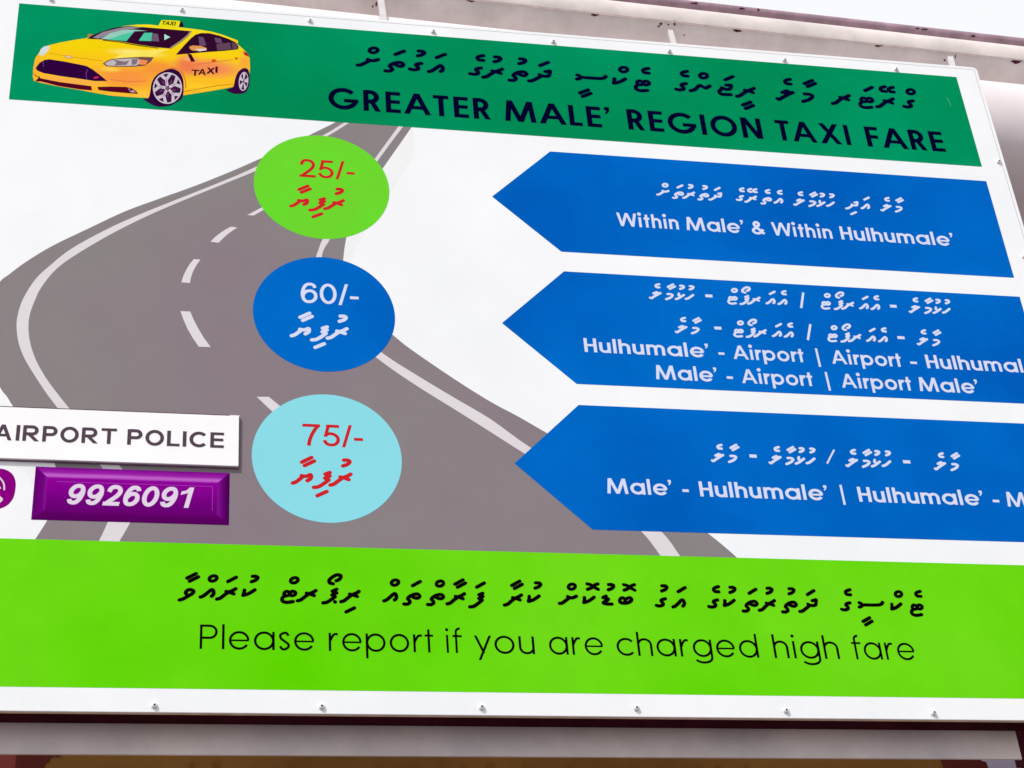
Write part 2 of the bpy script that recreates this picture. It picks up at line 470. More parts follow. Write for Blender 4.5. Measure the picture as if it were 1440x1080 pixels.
def glyph(ch, w_, st):
    h = w_ / 2
    k = .50
    if ch in '0123456789/' or (ch == '-' and st == 'ar'):
        return digit(ch, w_)
    if ch == '-': return [bar(0, .30, .26, .26 + w_ * .9)], .30
    if ch == '|': return [bar(0, w_ * .55, -.2, 1.12)], w_ * .55
    if ch == "'": 
        a = max(w_, .13)
        return [('p', [(0, 1.02), (a, 1.02), (a, .86), (a * .75, .76), (a * .25, .66), (0, .70), (a * .3, .78), (a * .4, .86), (0, .86)])], a
    if ch == 'A':
        W = .98 if st == 'cg' else .98
        hw = h * math.hypot(W / 2, 1)
        return [dg(hw, 0, W / 2, 1, w_), dg(W - hw, 0, W / 2, 1, w_), bar(W * .24, W * .76, .24, .24 + w_ * .85)], W
    if ch == 'B': ch = 'R'
    if ch == 'C':
        rx = .49 - h
        return [('s', arc(.49, .5, rx, .51 - h, 42, 318, 40), False)], .92
    if ch == 'E':
        W = .53 if st == 'cg' else .70
        b = w_ * .88
        return [bar(0, w_, 0, 1), bar(w_ * .9, W, 0, b), bar(w_ * .9, W, 1 - b, 1), bar(w_ * .9, W * .96, .5 - b / 2 + .02, .5 + b / 2 + .02)], W
    if ch == 'F':
        W = .50
        b = w_ * .88
        return [bar(0, w_, 0, 1), bar(w_ * .9, W, 1 - b, 1), bar(w_ * .9, W * .94, .5 - b / 2, .5 + b / 2)], W
    if ch == 'G':
        r = .53 - h
        return [('s', arc(.53, .5, r, .515 - h, 42, 353, 44), False), bar(.55, .53 + r + h, .5 - w_ * .85, .5)], 1.06
    if ch == 'H':
        W = .66
        return [bar(0, w_, 0, 1), bar(W - w_, W, 0, 1), bar(w_ * .9, W - w_ * .9, .5 - h * .9, .5 + h * .9)], W
    if ch == 'I' or ch == 'l':
        return [bar(0, w_, 0, 1.0 if ch == 'I' else 1.03)], w_
    if ch == 'L':
        W = .47 if st == 'cg' else .65
        return [bar(0, w_, 0, 1), bar(w_ * .9, W, 0, w_ * .88)], W
    if ch == 'M':
        W = 1.12
        a = .10
        return [dg(w_ * .5, 0, w_ * .5 + a, 1, w_), dg(W - w_ * .5, 0, W - w_ * .5 - a, 1, w_), dg(w_ * .55 + a, 1, W / 2, 0, w_), dg(W - w_ * .55 - a, 1, W / 2, 0, w_)], W
    if ch == 'N':
        W = .76
        return [bar(0, w_, 0, 1), bar(W - w_, W, 0, 1), dg(w_ * .62, 1, W - w_ * .62, 0, w_)], W
    if ch == 'O':
        rr = .50 if st == 'cg' else .475
        return [('s', arc(rr, .5, rr - h, .515 - h, 0, 360, 48)[:-1], True)], 2 * rr
    if ch in 'PR':
        W = (.58 if st == 'cg' else .80) if ch == 'R' else (.60 if st == 'cg' else .76)
        bh = .5 if st != 'cgr' else .5
        W = W if st != 'cgr' else .66
        y0, y1 = 1 - h * .9, .46
        r = (y0 - y1) / 2
        bw = W if ch == 'P' or st == 'ar' else W * .98
        pr = [bar(0, w_, 0, 1), ('s', [(w_ * .5, y1), (bw - h - r, y1)] + arc(bw - h - r, (y0 + y1) / 2, r, r, -90, 90, 18) + [(w_ * .5, y0)], False)]
        if ch == 'R':
            pr.append(dg(w_ * 1.5, .5, W + .03 - h, 0, w_ * .95))
            W += .06
        return pr, W
    if ch == 'T':
        W = .56 if st == 'cg' else .80
        return [bar(0, W, 1 - w_ * .88, 1), bar(W / 2 - h, W / 2 + h, 0, 1 - w_ * .8)], W
    if ch == 'X':
        W = .88
        hw = h * math.hypot(W - w_, 1) 
        return [dg(hw, 0, W - hw - .04, 1, w_), dg(hw + .03, 1, W - hw, 0, w_)], W
    if ch == 'W':
        W = 1.28
        a = .27
        return [dg(w_ * .55, 1, a + w_ * .2, 0, w_), dg(W / 2, 1, a + w_ * .2, 0, w_), dg(W / 2, 1, W - a - w_ * .2, 0, w_), dg(W - w_ * .55, 1, W - a - w_ * .2, 0, w_)], W
    # lower case: round letters are circles
    ro = .385
    r = ro - h
    cy = XH / 2
    ry = XH / 2 + .01 - h
    circ = lambda cx: ('s', arc(cx, cy, r, ry, 0, 360, 40)[:-1], True)
    if ch == 'o': return [circ(ro)], 2 * ro
    if ch == 'a': return [circ(ro), bar(2 * ro - w_ + .01, 2 * ro + .01, 0, XH)], 2 * ro + .01
    if ch == 'd': return [circ(ro), bar(2 * ro - w_ + .01, 2 * ro + .01, 0, 1.03)], 2 * ro + .01
    if ch == 'p': return [circ(ro), bar(-.01, w_ - .01, -.28, XH)], 2 * ro
    if ch == 'g': return [circ(ro), bar(2 * ro - w_ + .01, 2 * ro + .01, -.04, XH), ('s', arc(ro + .005, -.04, r, .25 - h, 0, -155, 22), False)], 2 * ro + .01
    if ch == 'c': return [('s', arc(ro, cy, r, ry, 42, 318, 36), False)], ro + r * .74 + h * .7
    if ch == 'e': return [('s', arc(ro, cy, r, ry, 2, 328, 40), False), bar(w_ * .8, 2 * ro - w_ * .3, cy - h * .85 + .005, cy + h * .6 + .005)], 2 * ro
    if ch == 'i': 
        dr = .068 if w_ < .12 else .125
        return [bar(0 + max(0, dr - h), max(0, dr - h) + w_, 0, XH), ('c', (max(dr, h), .97 if w_ < .12 else .99, dr))], max(2 * dr, w_)
    if ch in 'nh':
        W = .60
        rx = (W - w_) / 2
        return [bar(0, w_, 0, XH if ch == 'n' else 1.03), ('s', arc(W / 2, XH + .01 - h - rx * .95, rx, rx * .95, 165, 0, 20) + [(W - h, 0)], False)], W
    if ch == 'u':
        W = .60
        rx = (W - w_) / 2
        return [('s', [(h, XH)] + arc(W / 2, h - .01 + rx * .95, rx, rx * .95, 180, 345, 20), False), bar(W - w_, W, 0, XH)], W
    if ch == 'm':
        W = .98
        rx = (W - w_) / 4
        cyy = XH + .01 - h - rx
        return [bar(0, w_, 0, XH), ('s', arc(h + rx, cyy, rx, rx, 165, 0, 18) + [(h + 2 * rx, 0)], False), ('s', arc(h + 3 * rx, cyy, rx, rx, 172, 0, 18) + [(W - h, 0)], False)], W
    if ch == 'r':
        return [bar(0, w_, 0, XH), ('s', spline([(h, .40), (.12 + h * .6, XH - .12 - h * .5), (.22 + h * .5, XH - h * 1.05), (.34 + h * .4, XH - h * 1.15)], 6), False)], .34 + h * .4
    if ch == 't':
        x = .14 + h * .4
        return [bar(x - h + .0, x + h, 0, .97), bar(0, 2 * x + .02, XH - w_ * .9, XH)], 2 * x + .02
    if ch == 'f':
        x = .13 + h * .5
        return [bar(x - h, x + h, 0, .8), ('s', [(x, .78)] + arc(x + .17, .87, .17, .17 - h * .2, 180, 85, 12), False), bar(0, 2 * x + .10, XH - w_ * .9, XH)], x + .20
    if ch == 'y':
        W = .66
        k1 = h * 1.1
        return [dg(k1, XH, .345, .02, w_), dg(W - k1, XH, .175, -.28, w_)], W
    if ch == 's':
        S = .40
        return [('s', spline([(S - h * .9, XH * .80), (S * .72, XH - h * 1.0), (S * .46, XH + .01 - h), (h + .01, XH * .86 - h * .3), (h + .02, XH * .66), (S * .5, XH * .50), (S - h - .005, XH * .33), (S - h - .01, XH * .17), (S * .55, h - .01), (S * .25, h + .015), (h * .9, XH * .22)], 6), False)], S
    if ch == '&':
        return [('s', spline([(.72, .06), (.52, .30), (.26, .62), (.22, .80), (.34, .93), (.47, .85), (.46, .70), (.30, .52), (.13, .34), (.12, .18), (.27, .08), (.45, .10), (.60, .26), (.68, .40)], 6), False)], .76
    raise KeyError(ch)

GAPS = {'cg': .175, 'cgl': .13, 'cgr': .165, 'ar': .155, 'arb': .10, 'num': .085}
TIGHT = {('A', 'T'): -.08, ('T', 'A'): -.10, ('F', 'A'): -.08, ('A', 'X'): -.04, ('E', 'A'): -.07, ('R', 'E'): -.02, ('r', 'p'): -.02, ('r', 't'): -.06, ('f', 'a'): -.02, ('M', 'A'): -.06, ('A', 'L'): -.07, ('A', 'R'): -.07, ('e', "'"): -.06, ('W', 'i'): -.06, ('A', 'i'): -.05,
         ('y', 'o'): -.06, ('E', "'"): -.03}
def word_prims(txt, w_, st, gapk):
    x, prims = 0, []
    for i, ch in enumerate(txt):
        if ch == ' ':
            x += .35
            continue
        pr, W = glyph(ch, w_, st)
        for p in pr:
            if p[0] == 'p': prims.append(('p', [(a + x, b) for a, b in p[1]]))
            elif p[0] == 's': prims.append(('s', [(a + x, b) for a, b in p[1]], p[2]))
            else: prims.append(('c', (p[1][0] + x, p[1][1], p[1][2])))
        x += W
        if i < len(txt) - 1:
            x += GAPS[gapk] + TIGHT.get((ch, txt[i + 1]), 0)
    return prims, x
def ink_x(prims, w_):
    xs = []
    for p in prims:
        if p[0] == 'p': xs += [a for a, b in p[1]]
        elif p[0] == 's':
            L = []
            t = MB(); ribbon(t, p[1], w_, 0, closed=p[2]); xs += [v[0] for v in t.v]
        else: xs += [p[1][0] - p[1][2], p[1][0] + p[1][2]]
    return min(xs), max(xs)

class Pen:
    """keeps a running depth so no two strokes of one mesh lie in one plane"""
    def __init__(s, y, material, parent):
        s.y, s.k, s.mb, s.m, s.parent = y, 0, MB(), material, parent
    def word(s):
        if s.mb.v:
            s.mb.build('lettering', s.m, s.parent)
        s.mb = MB()
    def next(s):
        s.k += 1
        return s.y - STEP * (s.k % 9)
def latin(pen, txt, base, cap, left, right, w_, st='cg', gapk=None, shear=0.0, d=0.0, scale=None, flush=True):
    """base: two photo pixels on the base line; cap: (top, bottom) pixels of one capital; left/right: pixels of the word's ink ends"""
    z0 = lambda x: None
    (xa, za_), (xb, zb_) = P(*base[0], d), P(*base[1], d)
    zbase = (za_ + zb_) / 2
    hgt = P(*cap[0], d)[1] - P(*cap[1], d)[1]
    prims, W = word_prims(txt, w_, st, gapk or st)
    if shear:
        prims = [('p', [(a + shear * b, b) for a, b in p[1]]) if p[0] == 'p' else ('s', [(a + shear * b, b) for a, b in p[1]], p[2]) for p in prims]
    i0, i1 = ink_x(prims, w_)
    u0 = P(*left, d)[0]
    if right is not None:
        sx = (P(*right, d)[0] - u0) / (i1 - i0)
    else:
        sx = scale
    xf = lambda p: (u0 + (p[0] - i0) * sx, zbase + p[1] * hgt)
    for p in prims:
        if p[0] == 'p': pen.mb.poly([xf(q) for q in p[1]], pen.next())
        elif p[0] == 's': ribbon(pen.mb, p[1], w_, pen.next(), closed=p[2], xf=xf)
        else:
            cx, cz, r = p[1]
            pen.mb.poly([xf((cx + r * math.cos(6.2832 * i / 20), cz + r * math.sin(6.2832 * i / 20))) for i in range(20)], pen.next())
    if flush: pen.word()
    return sx

# ---- the right-to-left script: every letter is a pen path, read once from the sign
TILES = dict(T1=(245, 795, 10.286), T2=(385, 795, 10.286), T3=(525, 800, 10.286), T4=(650, 805, 10.286), T5=(780, 805, 10.286), T6=(910, 810, 10.286), T7=(1040, 815, 10.286), T8=(1170, 815, 10.286),
             C1=(395, 255, 14.4), G2=(1040, 90, 14.4), G3=(990, 90, 14.4), B4=(1120, 255, 9.0), Z5=(780, 80, 5.143))
FBASE = P(305, 845.5)[1]
RAA = P(1040 + 530 / 10.286, 850)[0] - P(1040 + 270 / 10.286, 850)[0]     # width of one letter in the footer, the yardstick
NORM = {'T': (FBASE, 1.0),
        'C': (P(458.5, 296)[1], (P(483.9, 287)[0] - P(455.8, 287)[0]) / RAA),
        'G': (P(1038.6, 139)[1], (P(1062.9, 130)[0] - P(1034.4, 130)[0]) / RAA),
        'Z': (P(1038.6, 139)[1], (P(1062.9, 130)[0] - P(1034.4, 130)[0]) / RAA),
        'B': (P(1260.6, 299)[1], (P(1064, 281)[0] - P(1046.8, 281)[0]) / RAA)}
LIB = {}
def define(name, tile, *strokes):
    zb_, k = NORM[tile[0]]
    res = []
    for s in strokes:
        kind = 'c'
        if s[0] in 'Lo.':
            kind, s = s[0], s[1:]
        pts = [P(x, y) for x, y in pxs(s, *TILES[tile])]
        pts = [((a) / k, (b - zb_) / k) for a, b in pts]
        res.append((kind, pts))
    xs = [a for _, p in res for a, b in p]
    c = (min(xs) + max(xs)) / 2
    LIB[name] = [(kind, [(a - c, b) for a, b in p]) for kind, p in res]
define('v', 'T1', '195,440 168,405 190,370 240,358 282,380 262,415 200,452 130,492 78,507')
define('a', 'T1', '380,465 420,450 480,405 530,365 558,362 572,400 560,435 540,452')
define('r', 'T1', '620,495 670,480 730,435 790,395 850,370 893,345', '755,385 800,395 865,418')
define('k', 'T1', '1015,365 1008,405 995,440', '995,440 1060,422 1120,390 1165,360')
define('T', 'T2', 'o148,420 170,388 205,386 230,415 210,442 170,445', 'o232,425 250,390 285,382 315,400 305,430 260,445', '165,440 125,480 122,515 150,535 200,542 278,530')
define('p', 'T2', 'L912,352 848,380 912,405 845,435 890,460', '890,460 835,500 770,540 715,550', '.888,535')
define('f', 'T4', 'L298,308 243,330 300,352 243,383 290,405', '290,405 230,455 170,495 112,505')
define('t', 'T3', '445,515 495,515 530,490 522,462 500,440 520,410 575,380 640,370 672,400 645,428 598,425 560,405')
define('S', 'T5', '75,455 115,447 165,412 215,375', '193,355 220,368 265,372 318,350')
define('D', 'T5', 'L745,348 700,370', '700,370 745,378 778,392 745,418 705,445 740,460 830,464')
define('b', 'T5', 'o950,410 968,380 1000,375 1028,400 1020,440 985,450 955,435', 'o1030,410 1060,380 1105,372 1125,400 1100,432 1050,448', '955,435 1010,452 1070,445 1110,420')
define('g', 'T6', '143,432 185,440 232,428 240,400 212,372 222,350 272,335')
define('s', 'T8', '408,342 435,350 455,370', '410,405 440,392 460,372', '450,372 550,374 660,375 715,368 740,350 748,335')
define('d', 'T7', '1115,298 1058,312', '1115,298 1112,340 1105,372 1075,382 1030,378 995,362', '1015,385 960,430 915,462 878,468')
define('j', 'G3', '470,448 572,448', '572,450 565,500 530,530 470,535 425,515 385,500', '385,520 335,570 345,610 400,635 565,640')
define('l', 'G2', '775,720 815,735 890,690 990,640 1090,592', '870,597 975,563 1000,610', '940,620 1000,600 1085,592')
define('m', 'B4', '1268,326 1305,328 1328,342 1305,368 1258,386')
define('h', 'B4', '388,314 420,305 472,270')
define('L', 'B4', '268,315 305,302 358,268', '300,250 298,272 325,285')
define('y', 'C1', '210,505 265,490 330,450 400,400', '370,390 420,400 470,400 525,380 545,400 530,445 475,475')
define('n', 'Z5', '990,252 1022,243 1055,215 1078,222 1102,232 1130,217')
# vowel signs, above or below
define('^a', 'T1', '745,240 865,178')
define('^A', 'T1', '145,190 275,125', '180,235 308,172')
define('^i', 'T2', '1025,680 1145,622')
define('^I', 'T8', '430,612 525,558', '468,662 560,608')
define('^u', 'T1', '1105,165 1155,165 1180,185 1150,220 1090,243')
define('^e', 'T6', '980,158 930,175 910,200 930,228 985,232')
define('^o', 'T5', '425,170 480,185 520,215 585,250', '430,250 490,225 540,185 580,170')
define('^O', 'T2', '820,272 770,258 765,220 810,175 870,145 925,150 930,180 900,215 865,228')
define('^0', 'T1', 'o' + ' '.join('%.0f,%.0f' % (530 + 54 * math.cos(t * .5236) + 6 * math.sin(t * .5236), 195 - 38 * math.sin(t * .5236) - 6 * math.cos(t * .5236)) for t in range(12)))
E2 = []
for dx in (-.0078, .0078):
    for kind, p in LIB['^e']:
        E2.append((kind, [(a * .92 + dx, b) for a, b in p]))
LIB['^E'] = E2
PW = 4.75 / 10.286 * 10.286 * (P(1000, 850)[0] - P(999, 850)[0])       # pen width in the footer
def thaana(pen, seq, base, scale, pw=1.0, tile=(0, 0, 1), shift=None):
    """seq: 'letter+vowel:x' where x is the middle of the letter in an enlargement tile"""
    zb0 = P(*base[0])[1]; zb1 = P(*base[1])[1]
    zbase = (zb0 + zb1) / 2
    sh = .0042 * D * scale
    for item in seq.split():
        if item == '|':
            pen.word()
            continue
        gl, x = item.split(':')
        x = tile[0] + float(x) / tile[2]
        # the base line's pixel height at this x
        (xa, ya), (xb, yb) = base
        y = ya + (yb - ya) * (x - xa) / (xb - xa) - 6
        uc = P(x, y)[0]
        parts = [(gl[0], 0)]
        if len(gl) > 1:
            v_ = gl[1]
            dx = sh * (0.8 if v_ not in 'iI' else 0.0)
            if gl[0] == 's' and v_ == 'I': dx = -.0085 * D * scale * .55
            parts.append(('^' + v_, dx))
        for nm, dx in parts:
            for kind, pts in LIB[nm]:
                q = [(uc + dx + a * scale, zbase + b * scale) for a, b in pts]
                wd = PW * scale * pw
                if kind == 'L':
                    for i in range(len(q) - 1):
                        ribbon(pen.mb, [q[i], q[i + 1]], wd, pen.next(), rnd=True)
                elif kind == 'o':
                    ribbon(pen.mb, spline(q, 5, True), wd * .95, pen.next(), closed=True)
                elif kind == '.':
                    pen.mb.disc(q[0][0], q[0][1], wd * .55, pen.next())
                else:
                    ribbon(pen.mb, spline(q, 6), wd, pen.next(), rnd=True)
def dash(pen, x0, x1, y, th):
    a, b = P(x0, y), P(x1, y)
    z = (a[1] + b[1]) / 2
    pen.mb.poly([(a[0], z - th / 2), (b[0], z - th / 2), (b[0], z + th / 2), (a[0], z + th / 2)], pen.next())
    pen.word()
def slash(pen, p0, p1, wd):
    ribbon(pen.mb, [P(*p0), P(*p1)], wd, pen.next())
    pen.word()
PX = P(1000, 480)[0] - P(999, 480)[0]

# header lettering
pen = Pen(LY['letter'], M['navy'], header)
tb, sc_ = ((681, 111), (1173, 147.9)), NORM['G'][1]
thaana(pen, 'S0:180 ta:358 gu:503 aa:638 | ge:908 ru:1023 tu:1192 da:1340 |', tb, sc_, 1.08, (480, 50, 4.8))
thaana(pen, 'sI:270 k0:473 Te:636 | ge:918 n0:1055 ja:1240', tb, sc_, 1.08, (780, 80, 5.143))
thaana(pen, 'rI:42 | le:310 mA:460 | r:686 Ta:858 rE:985 g0:1145 |', tb, sc_, 1.08, (1040, 90, 4.8))
pen.word()
pen = Pen(LY['letter'], M['navy'], header)
bb, cc = ((512.3, 156.8), (1311.9, 211.5)), ((511, 127.4), (512.3, 156.8))
for t, l, r in (('GREATER', (461.8, 139), (690.4, 168.3)), ("MALE'", (710.6, 170.2), (856.2, 152)), ('REGION', (880.1, 154.3), (1073.8, 195.8)), ('TAXI', (1088.3, 169.2), (1197.7, 204.6)), ('FARE', (1214, 178.1), (1330.6, 213.3))):
    latin(pen, t, bb, cc, l, r, .19, 'cg')
pen.word()

# footer lettering
pen = Pen(LY['letter'], M['black'], footer)
fb = ((305, 845.5), (1069, 860.2))
for q, t in (('vA:178 a0:475 ra:752 ku:1080 |', 'T1'), ('T0:218 r:477 pO:812 ri:1102 |', 'T2'), ('a0:245 ta:557 t0:900 rA:1195', 'T3'), ('fa:205 | rA:737 ku:1040 |', 'T4'),
             ('S0:197 ko:502 Du:767 bo:1035 |', 'T5'), ('gu:205 aa:458 | ge:963 ku:1197', 'T6'), ('ta:152 ru:400 tu:720 da:997 |', 'T7'), ('ge:207 sI:577 k0:940 Te:1230 |', 'T8')):
    thaana(pen, q, fb, 1.0, 1.08, TILES[t])
pen.word()
pen = Pen(LY['letter'], M['black'], footer)
bb, cc = ((281.3, 913), (1091.6, 924.9)), ((281, 878.8), (281.3, 913))
for t, l, r in (('Please', (281, 895), (442, 900)), ('report', (462, 889.5), (608.8, 893)), ('if', (625.8, 885), (648.8, 888)), ('you', (666.3, 894.5), (752.5, 918.8)), ('are', (772, 907.5), (848, 907.5)),
                ('charged', (866.8, 907.5), (1067.7, 923.6)), ('high', (1083.9, 891.5), (1181.5, 926.2)), ('fare', (1196.4, 903), (1285.6, 914.6))):
    latin(pen, t, bb, cc, l, r, .093, 'cgr')
pen.word()

# ---- three arrows
def arrow(tip, tl, bl, label):
    xt, zt = P(*tl)
    zb_ = P(*bl)[1]
    xl = (xt + P(*bl)[0]) / 2
    t = P(*tip)
    mb = MB()
    mb.poly([(t[0], (zt + zb_) / 2), (xl, zt), (fx1, zt), (fx1, zb_), (xl, zb_)], LY['shape'])
    o = mb.build('fare_arrow', M['blue'], board)
    o['label'] = label
    return o
ar1 = arrow((692, 277), (773, 213), (790, 354), 'blue arrow lettered Within Male')
ar2 = arrow((706, 455), (792, 381.6), (812, 540), 'blue arrow with four lines of white lettering')
ar3 = arrow((723.5, 652), (813, 569.5), (834, 745), 'lowest blue arrow with two lines of white lettering')

pen = Pen(LY['letter'], M['text'], ar1)
s1 = NORM['B'][1]
ab = ((925, 277), (1260.6, 299.2))
thaana(pen, 'S0:455 ta:570 ru:655 tu:767 da:862 | ge:1055 rE:1138 te:1257 ae:1352 |', ab, s1, 1.03, (850, 240, 5.538))
thaana(pen, 'le:185 mA:287 Lu:355 hu:430 | di:597 aa:700 | le:862 mA:960 |', ab, s1, 1.03, (1090, 240, 5.538))
bb, cc = ((918.6, 320), (1184.8, 337.5)), ((1179.7, 319.1), (1184.8, 337.5))
for t, l, r in (('Within', (866.3, 299.2), (955.1, 322.5)), ("Male'", (965.9, 323.4), (1044.1, 310.4)), ('&', (1057.7, 326.7), (1076.6, 329.4)), ('Within', (1083.8, 313.1), (1171.3, 335.7)), ("Hulhumale'", (1179.7, 319.1), (1338.6, 329.4))):
    latin(pen, t, bb, cc, l, r, .172, 'cg', 'cgl')
pen.word()

pen = Pen(LY['letter'], M['text'], ar2)
s2 = s1 * .99
ab = ((916.7, 421.8), (1326.7, 442.2))
t4, t5 = (810, 390, 4.5), (1120, 390, 4.5)
thaana(pen, 'le:502 mA:590 Lu:657 hu:718 | T0:990 pO:1065 r:1127 aa:1230 ae:1305 |', ab, s2, 1.02, t4)
thaana(pen, 'T0:185 pO:265 r:325 aa:425 ae:497 | le:745 mA:830 Lu:888 hu:947 |', ab, s2, 1.02, t5)
ab = ((950, 468.9), (1311.5, 486.9))
thaana(pen, 'le:665 mA:753 | T0:1028 pO:1105 r:1165 aa:1270 ae:1345 |', ab, s2, 1.02, t4)
thaana(pen, 'T0:228 pO:308 r:370 aa:470 ae:545 | le:797 mA:882 |', ab, s2, 1.02, t5)
th = 2.6 * PX * 1.3
for x0, x1, y in ((991.8, 1001.8, 416.3), (1004.5, 1014.4, 461.5), (1251.5, 1260.8, 430.7), (1262, 1271.9, 475)):
    dash(pen, x0, x1, y, 1.45 * th)
for p0, p1 in (((1129.5, 411.5), (1126.6, 433.3)), ((1139.5, 456), (1136, 478.3))):
    slash(pen, p0, p1, 3.4 * PX)
bb, cc = ((822.2, 494.4), (1303.3, 518.2)), ((820, 474.9), (822.2, 494.4))
sx = latin(pen, "Hulhumale'", bb, cc, (820, 474.9), (994.9, 484.4), .172, 'cg', 'cgl')
latin(pen, '-', bb, cc, (1010, 496.2), (1018.4, 496.2), .19, 'cg')
latin(pen, 'Airport', bb, cc, (1031.8, 504.4), (1131, 505), .172, 'cg', 'cgl')
latin(pen, 'Airport', bb, cc, (1170.7, 511.6), (1268.4, 513), .172, 'cg', 'cgl')
latin(pen, '-', bb, cc, (1280, 510), (1289.3, 510), .19, 'cg')
latin(pen, "Hulhumale'", bb, cc, (1299.6, 498.2), None, .172, 'cg', 'cgl', scale=sx)
slash(pen, (1147.3, 490), (1153.3, 516), 3.2 * PX)
bb, cc = ((922.9, 533.3), (1294, 550)), ((924.3, 513.5), (922.9, 533.3))
latin(pen, "Male'", bb, cc, (922.9, 533.3), (1006.7, 517.8), .172, 'cg', 'cgl')
latin(pen, '-', bb, cc, (1021.8, 530.4), (1030.4, 530.4), .19, 'cg')
latin(pen, 'Airport', bb, cc, (1044, 539.3), (1144, 541), .172, 'cg', 'cgl')
latin(pen, 'Airport', bb, cc, (1184.4, 544.9), (1282.9, 547), .172, 'cg', 'cgl')
latin(pen, "Male'", bb, cc, (1294, 550), (1373.3, 535.6), .172, 'cg', 'cgl')
slash(pen, (1160.9, 523.3), (1167.1, 549.6), 3.2 * PX)
pen.word()

pen = Pen(LY['letter'], M['text'], ar3)
ab = ((1003.5, 650.3), (1339, 662.4))
s3 = s1 * 1.0
thaana(pen, 'le:812 mA:912 | le:1200 mA:1298 Lu:1367 hu:1440 |', ab, s3, 1.05, (840, 610, 4.8))
thaana(pen, 'le:277 mA:373 Lu:440 hu:512 | le:873 mA:970 |', ab, s3, 1.05, (1140, 610, 4.8))
dash(pen, 1054, 1064, 641.5, 1.45 * th)
dash(pen, 1269.8, 1280, 649.6, 1.45 * th)
slash(pen, (1173, 632.5), (1163, 652), 2.4 * PX)
bb, cc = ((854.2, 694), (1207.7, 705.4)), ((981.7, 676.3), (983.8, 697.5))
sm = latin(pen, "Male'", bb, cc, (854.2, 694), (943.1, 675.6), .172, 'cg', 'cgl')
latin(pen, '-', bb, cc, (959.4, 689.2), (968.3, 689.2), .19, 'cg')
latin(pen, "Hulhumale'", bb, cc, (981.7, 676.3), (1161.5, 682.9), .172, 'cg', 'cgl')
latin(pen, "Hulhumale'", bb, cc, (1204, 682.9), (1380, 690.2), .172, 'cg', 'cgl')
latin(pen, '-', bb, cc, (1395.8, 704.2), (1405, 704.2), .19, 'cg')
latin(pen, "Male'", bb, cc, (1417.5, 712.5), None, .172, 'cg', 'cgl', scale=sm)
slash(pen, (1181.7, 681.9), (1187.9, 710), 3.2 * PX)
pen.word()

# ---- three price discs
def disc(l, r, t, b, material, label):
    xl, xr, zt, zb_ = P(*l)[0], P(*r)[0], P(*t)[1], P(*b)[1]
    cx, cz, rx, rz = (xl + xr) / 2, (zt + zb_) / 2, (xr - xl) / 2, (zt - zb_) / 2
    mb = MB()
    mb.poly([(cx + rx * math.cos(6.28319 * i / 96), cz + rz * math.sin(6.28319 * i / 96)) for i in range(96)], LY['shape'])
    o = mb.build('price_circle', material, board)
    o['label'] = label
    return o
d1 = disc((356.8, 255), (547.5, 268), (446, 190.5), (462, 336.5), M['lime2'], 'lime green circle with the red price 25/-')
d2 = disc((355.5, 437), (555.5, 446), (449, 361.5), (464, 523), M['blue'], 'blue circle with the white price 60/-')
d3 = disc((354, 642), (565, 648), (456, 554.7), (464, 735.3), M['cyan'], 'pale blue circle with the red price 75/-')
for dd, q, tl, bs, ra, num, nb, nc, nl, nr, mt in (
        (d1, 'yA:370 fi:735 ru:1078 |', (395, 255, 14.4), ((408, 292.5), (458.5, 296)), 1.0, '25/-', ((421, 248.6), (449, 250.2)), ((421, 223.2), (421, 248.6)), (421.2, 248.3), (498.7, 243.3), M['red']),
        (d2, 'yA:445 fi:590 ru:725 |', (340, 340, 5.4), ((411, 475.6), (462, 478)), 1.0, '60/-', ((435, 426.4), (460, 427.6)), ((435, 397.8), (435, 426.4)), (422.8, 412.2), (504.3, 419.3), M['text']),
        (d3, 'yA:457 fi:608 ru:750 |', (340, 540, 5.4), ((412, 683), (467, 685)), 1.0, '75/-', ((433.5, 626.7), (460, 627.6)), ((427, 596), (433.5, 626.7)), (425.2, 597.4), (510.4, 618), M['red'])):
    pen = Pen(LY['letter'], mt, dd)
    rx0 = {d1: (455.8, 483.9, 287), d2: (459.4, 489, 468), d3: (463.1, 494.6, 675)}[dd]
    sc = (P(rx0[1], rx0[2])[0] - P(rx0[0], rx0[2])[0]) / RAA
    thaana(pen, q, bs, sc, 1.02, tl)
    latin(pen, num, nb, nc, nl, nr, .134, 'ar', 'num')
    pen.word()

# ---- round-cornered phone symbol at the left edge
ic_y = LY['shape']
rt = pxs('0,60 80,70 180,110 260,170 310,250 338,350 340,450 325,570 295,680 250,760 180,840 90,895 0,930', 0, 655, 15.43)
lt = [(-33 - x * 0.55 - 6, y + 0.4) for x, y in rt[::-1]]
icon = flat('phone_symbol', spline(rt, 4) + spline(lt, 4), M['plum'], ic_y, board)
pen = Pen(LY['letter'], M['lane'], icon)
pw_ = 2.3 * (P(20, 690)[0] - P(19, 690)[0])
for s in ('-200,190 -90,205 0,270 60,345 88,420 92,520', '-180,350 -100,365 -40,420 5,490'):
    ribbon(pen.mb, spline(front(pxs(s, 0, 655, 15.43)), 6), pw_, pen.next(), rnd=True)
for s, k in (('-420,330 -400,480 -300,640 -160,760 -60,780', 3.2),):
    ribbon(pen.mb, spline(front(pxs(s, 0, 655, 15.43)), 6), pw_ * k, pen.next(), rnd=True)
pen.mb.poly(front(pxs('-110,740 -60,680 -10,655 40,690 65,725 50,760 10,800 -60,830', 0, 655, 15.43)), pen.next())
pen.mb.poly(front(pxs('-450,420 -480,330 -440,250 -390,240 -350,300 -350,360 -380,420', 0, 655, 15.43)), pen.next())
pen.mb.build('handset', M['lane'], icon)
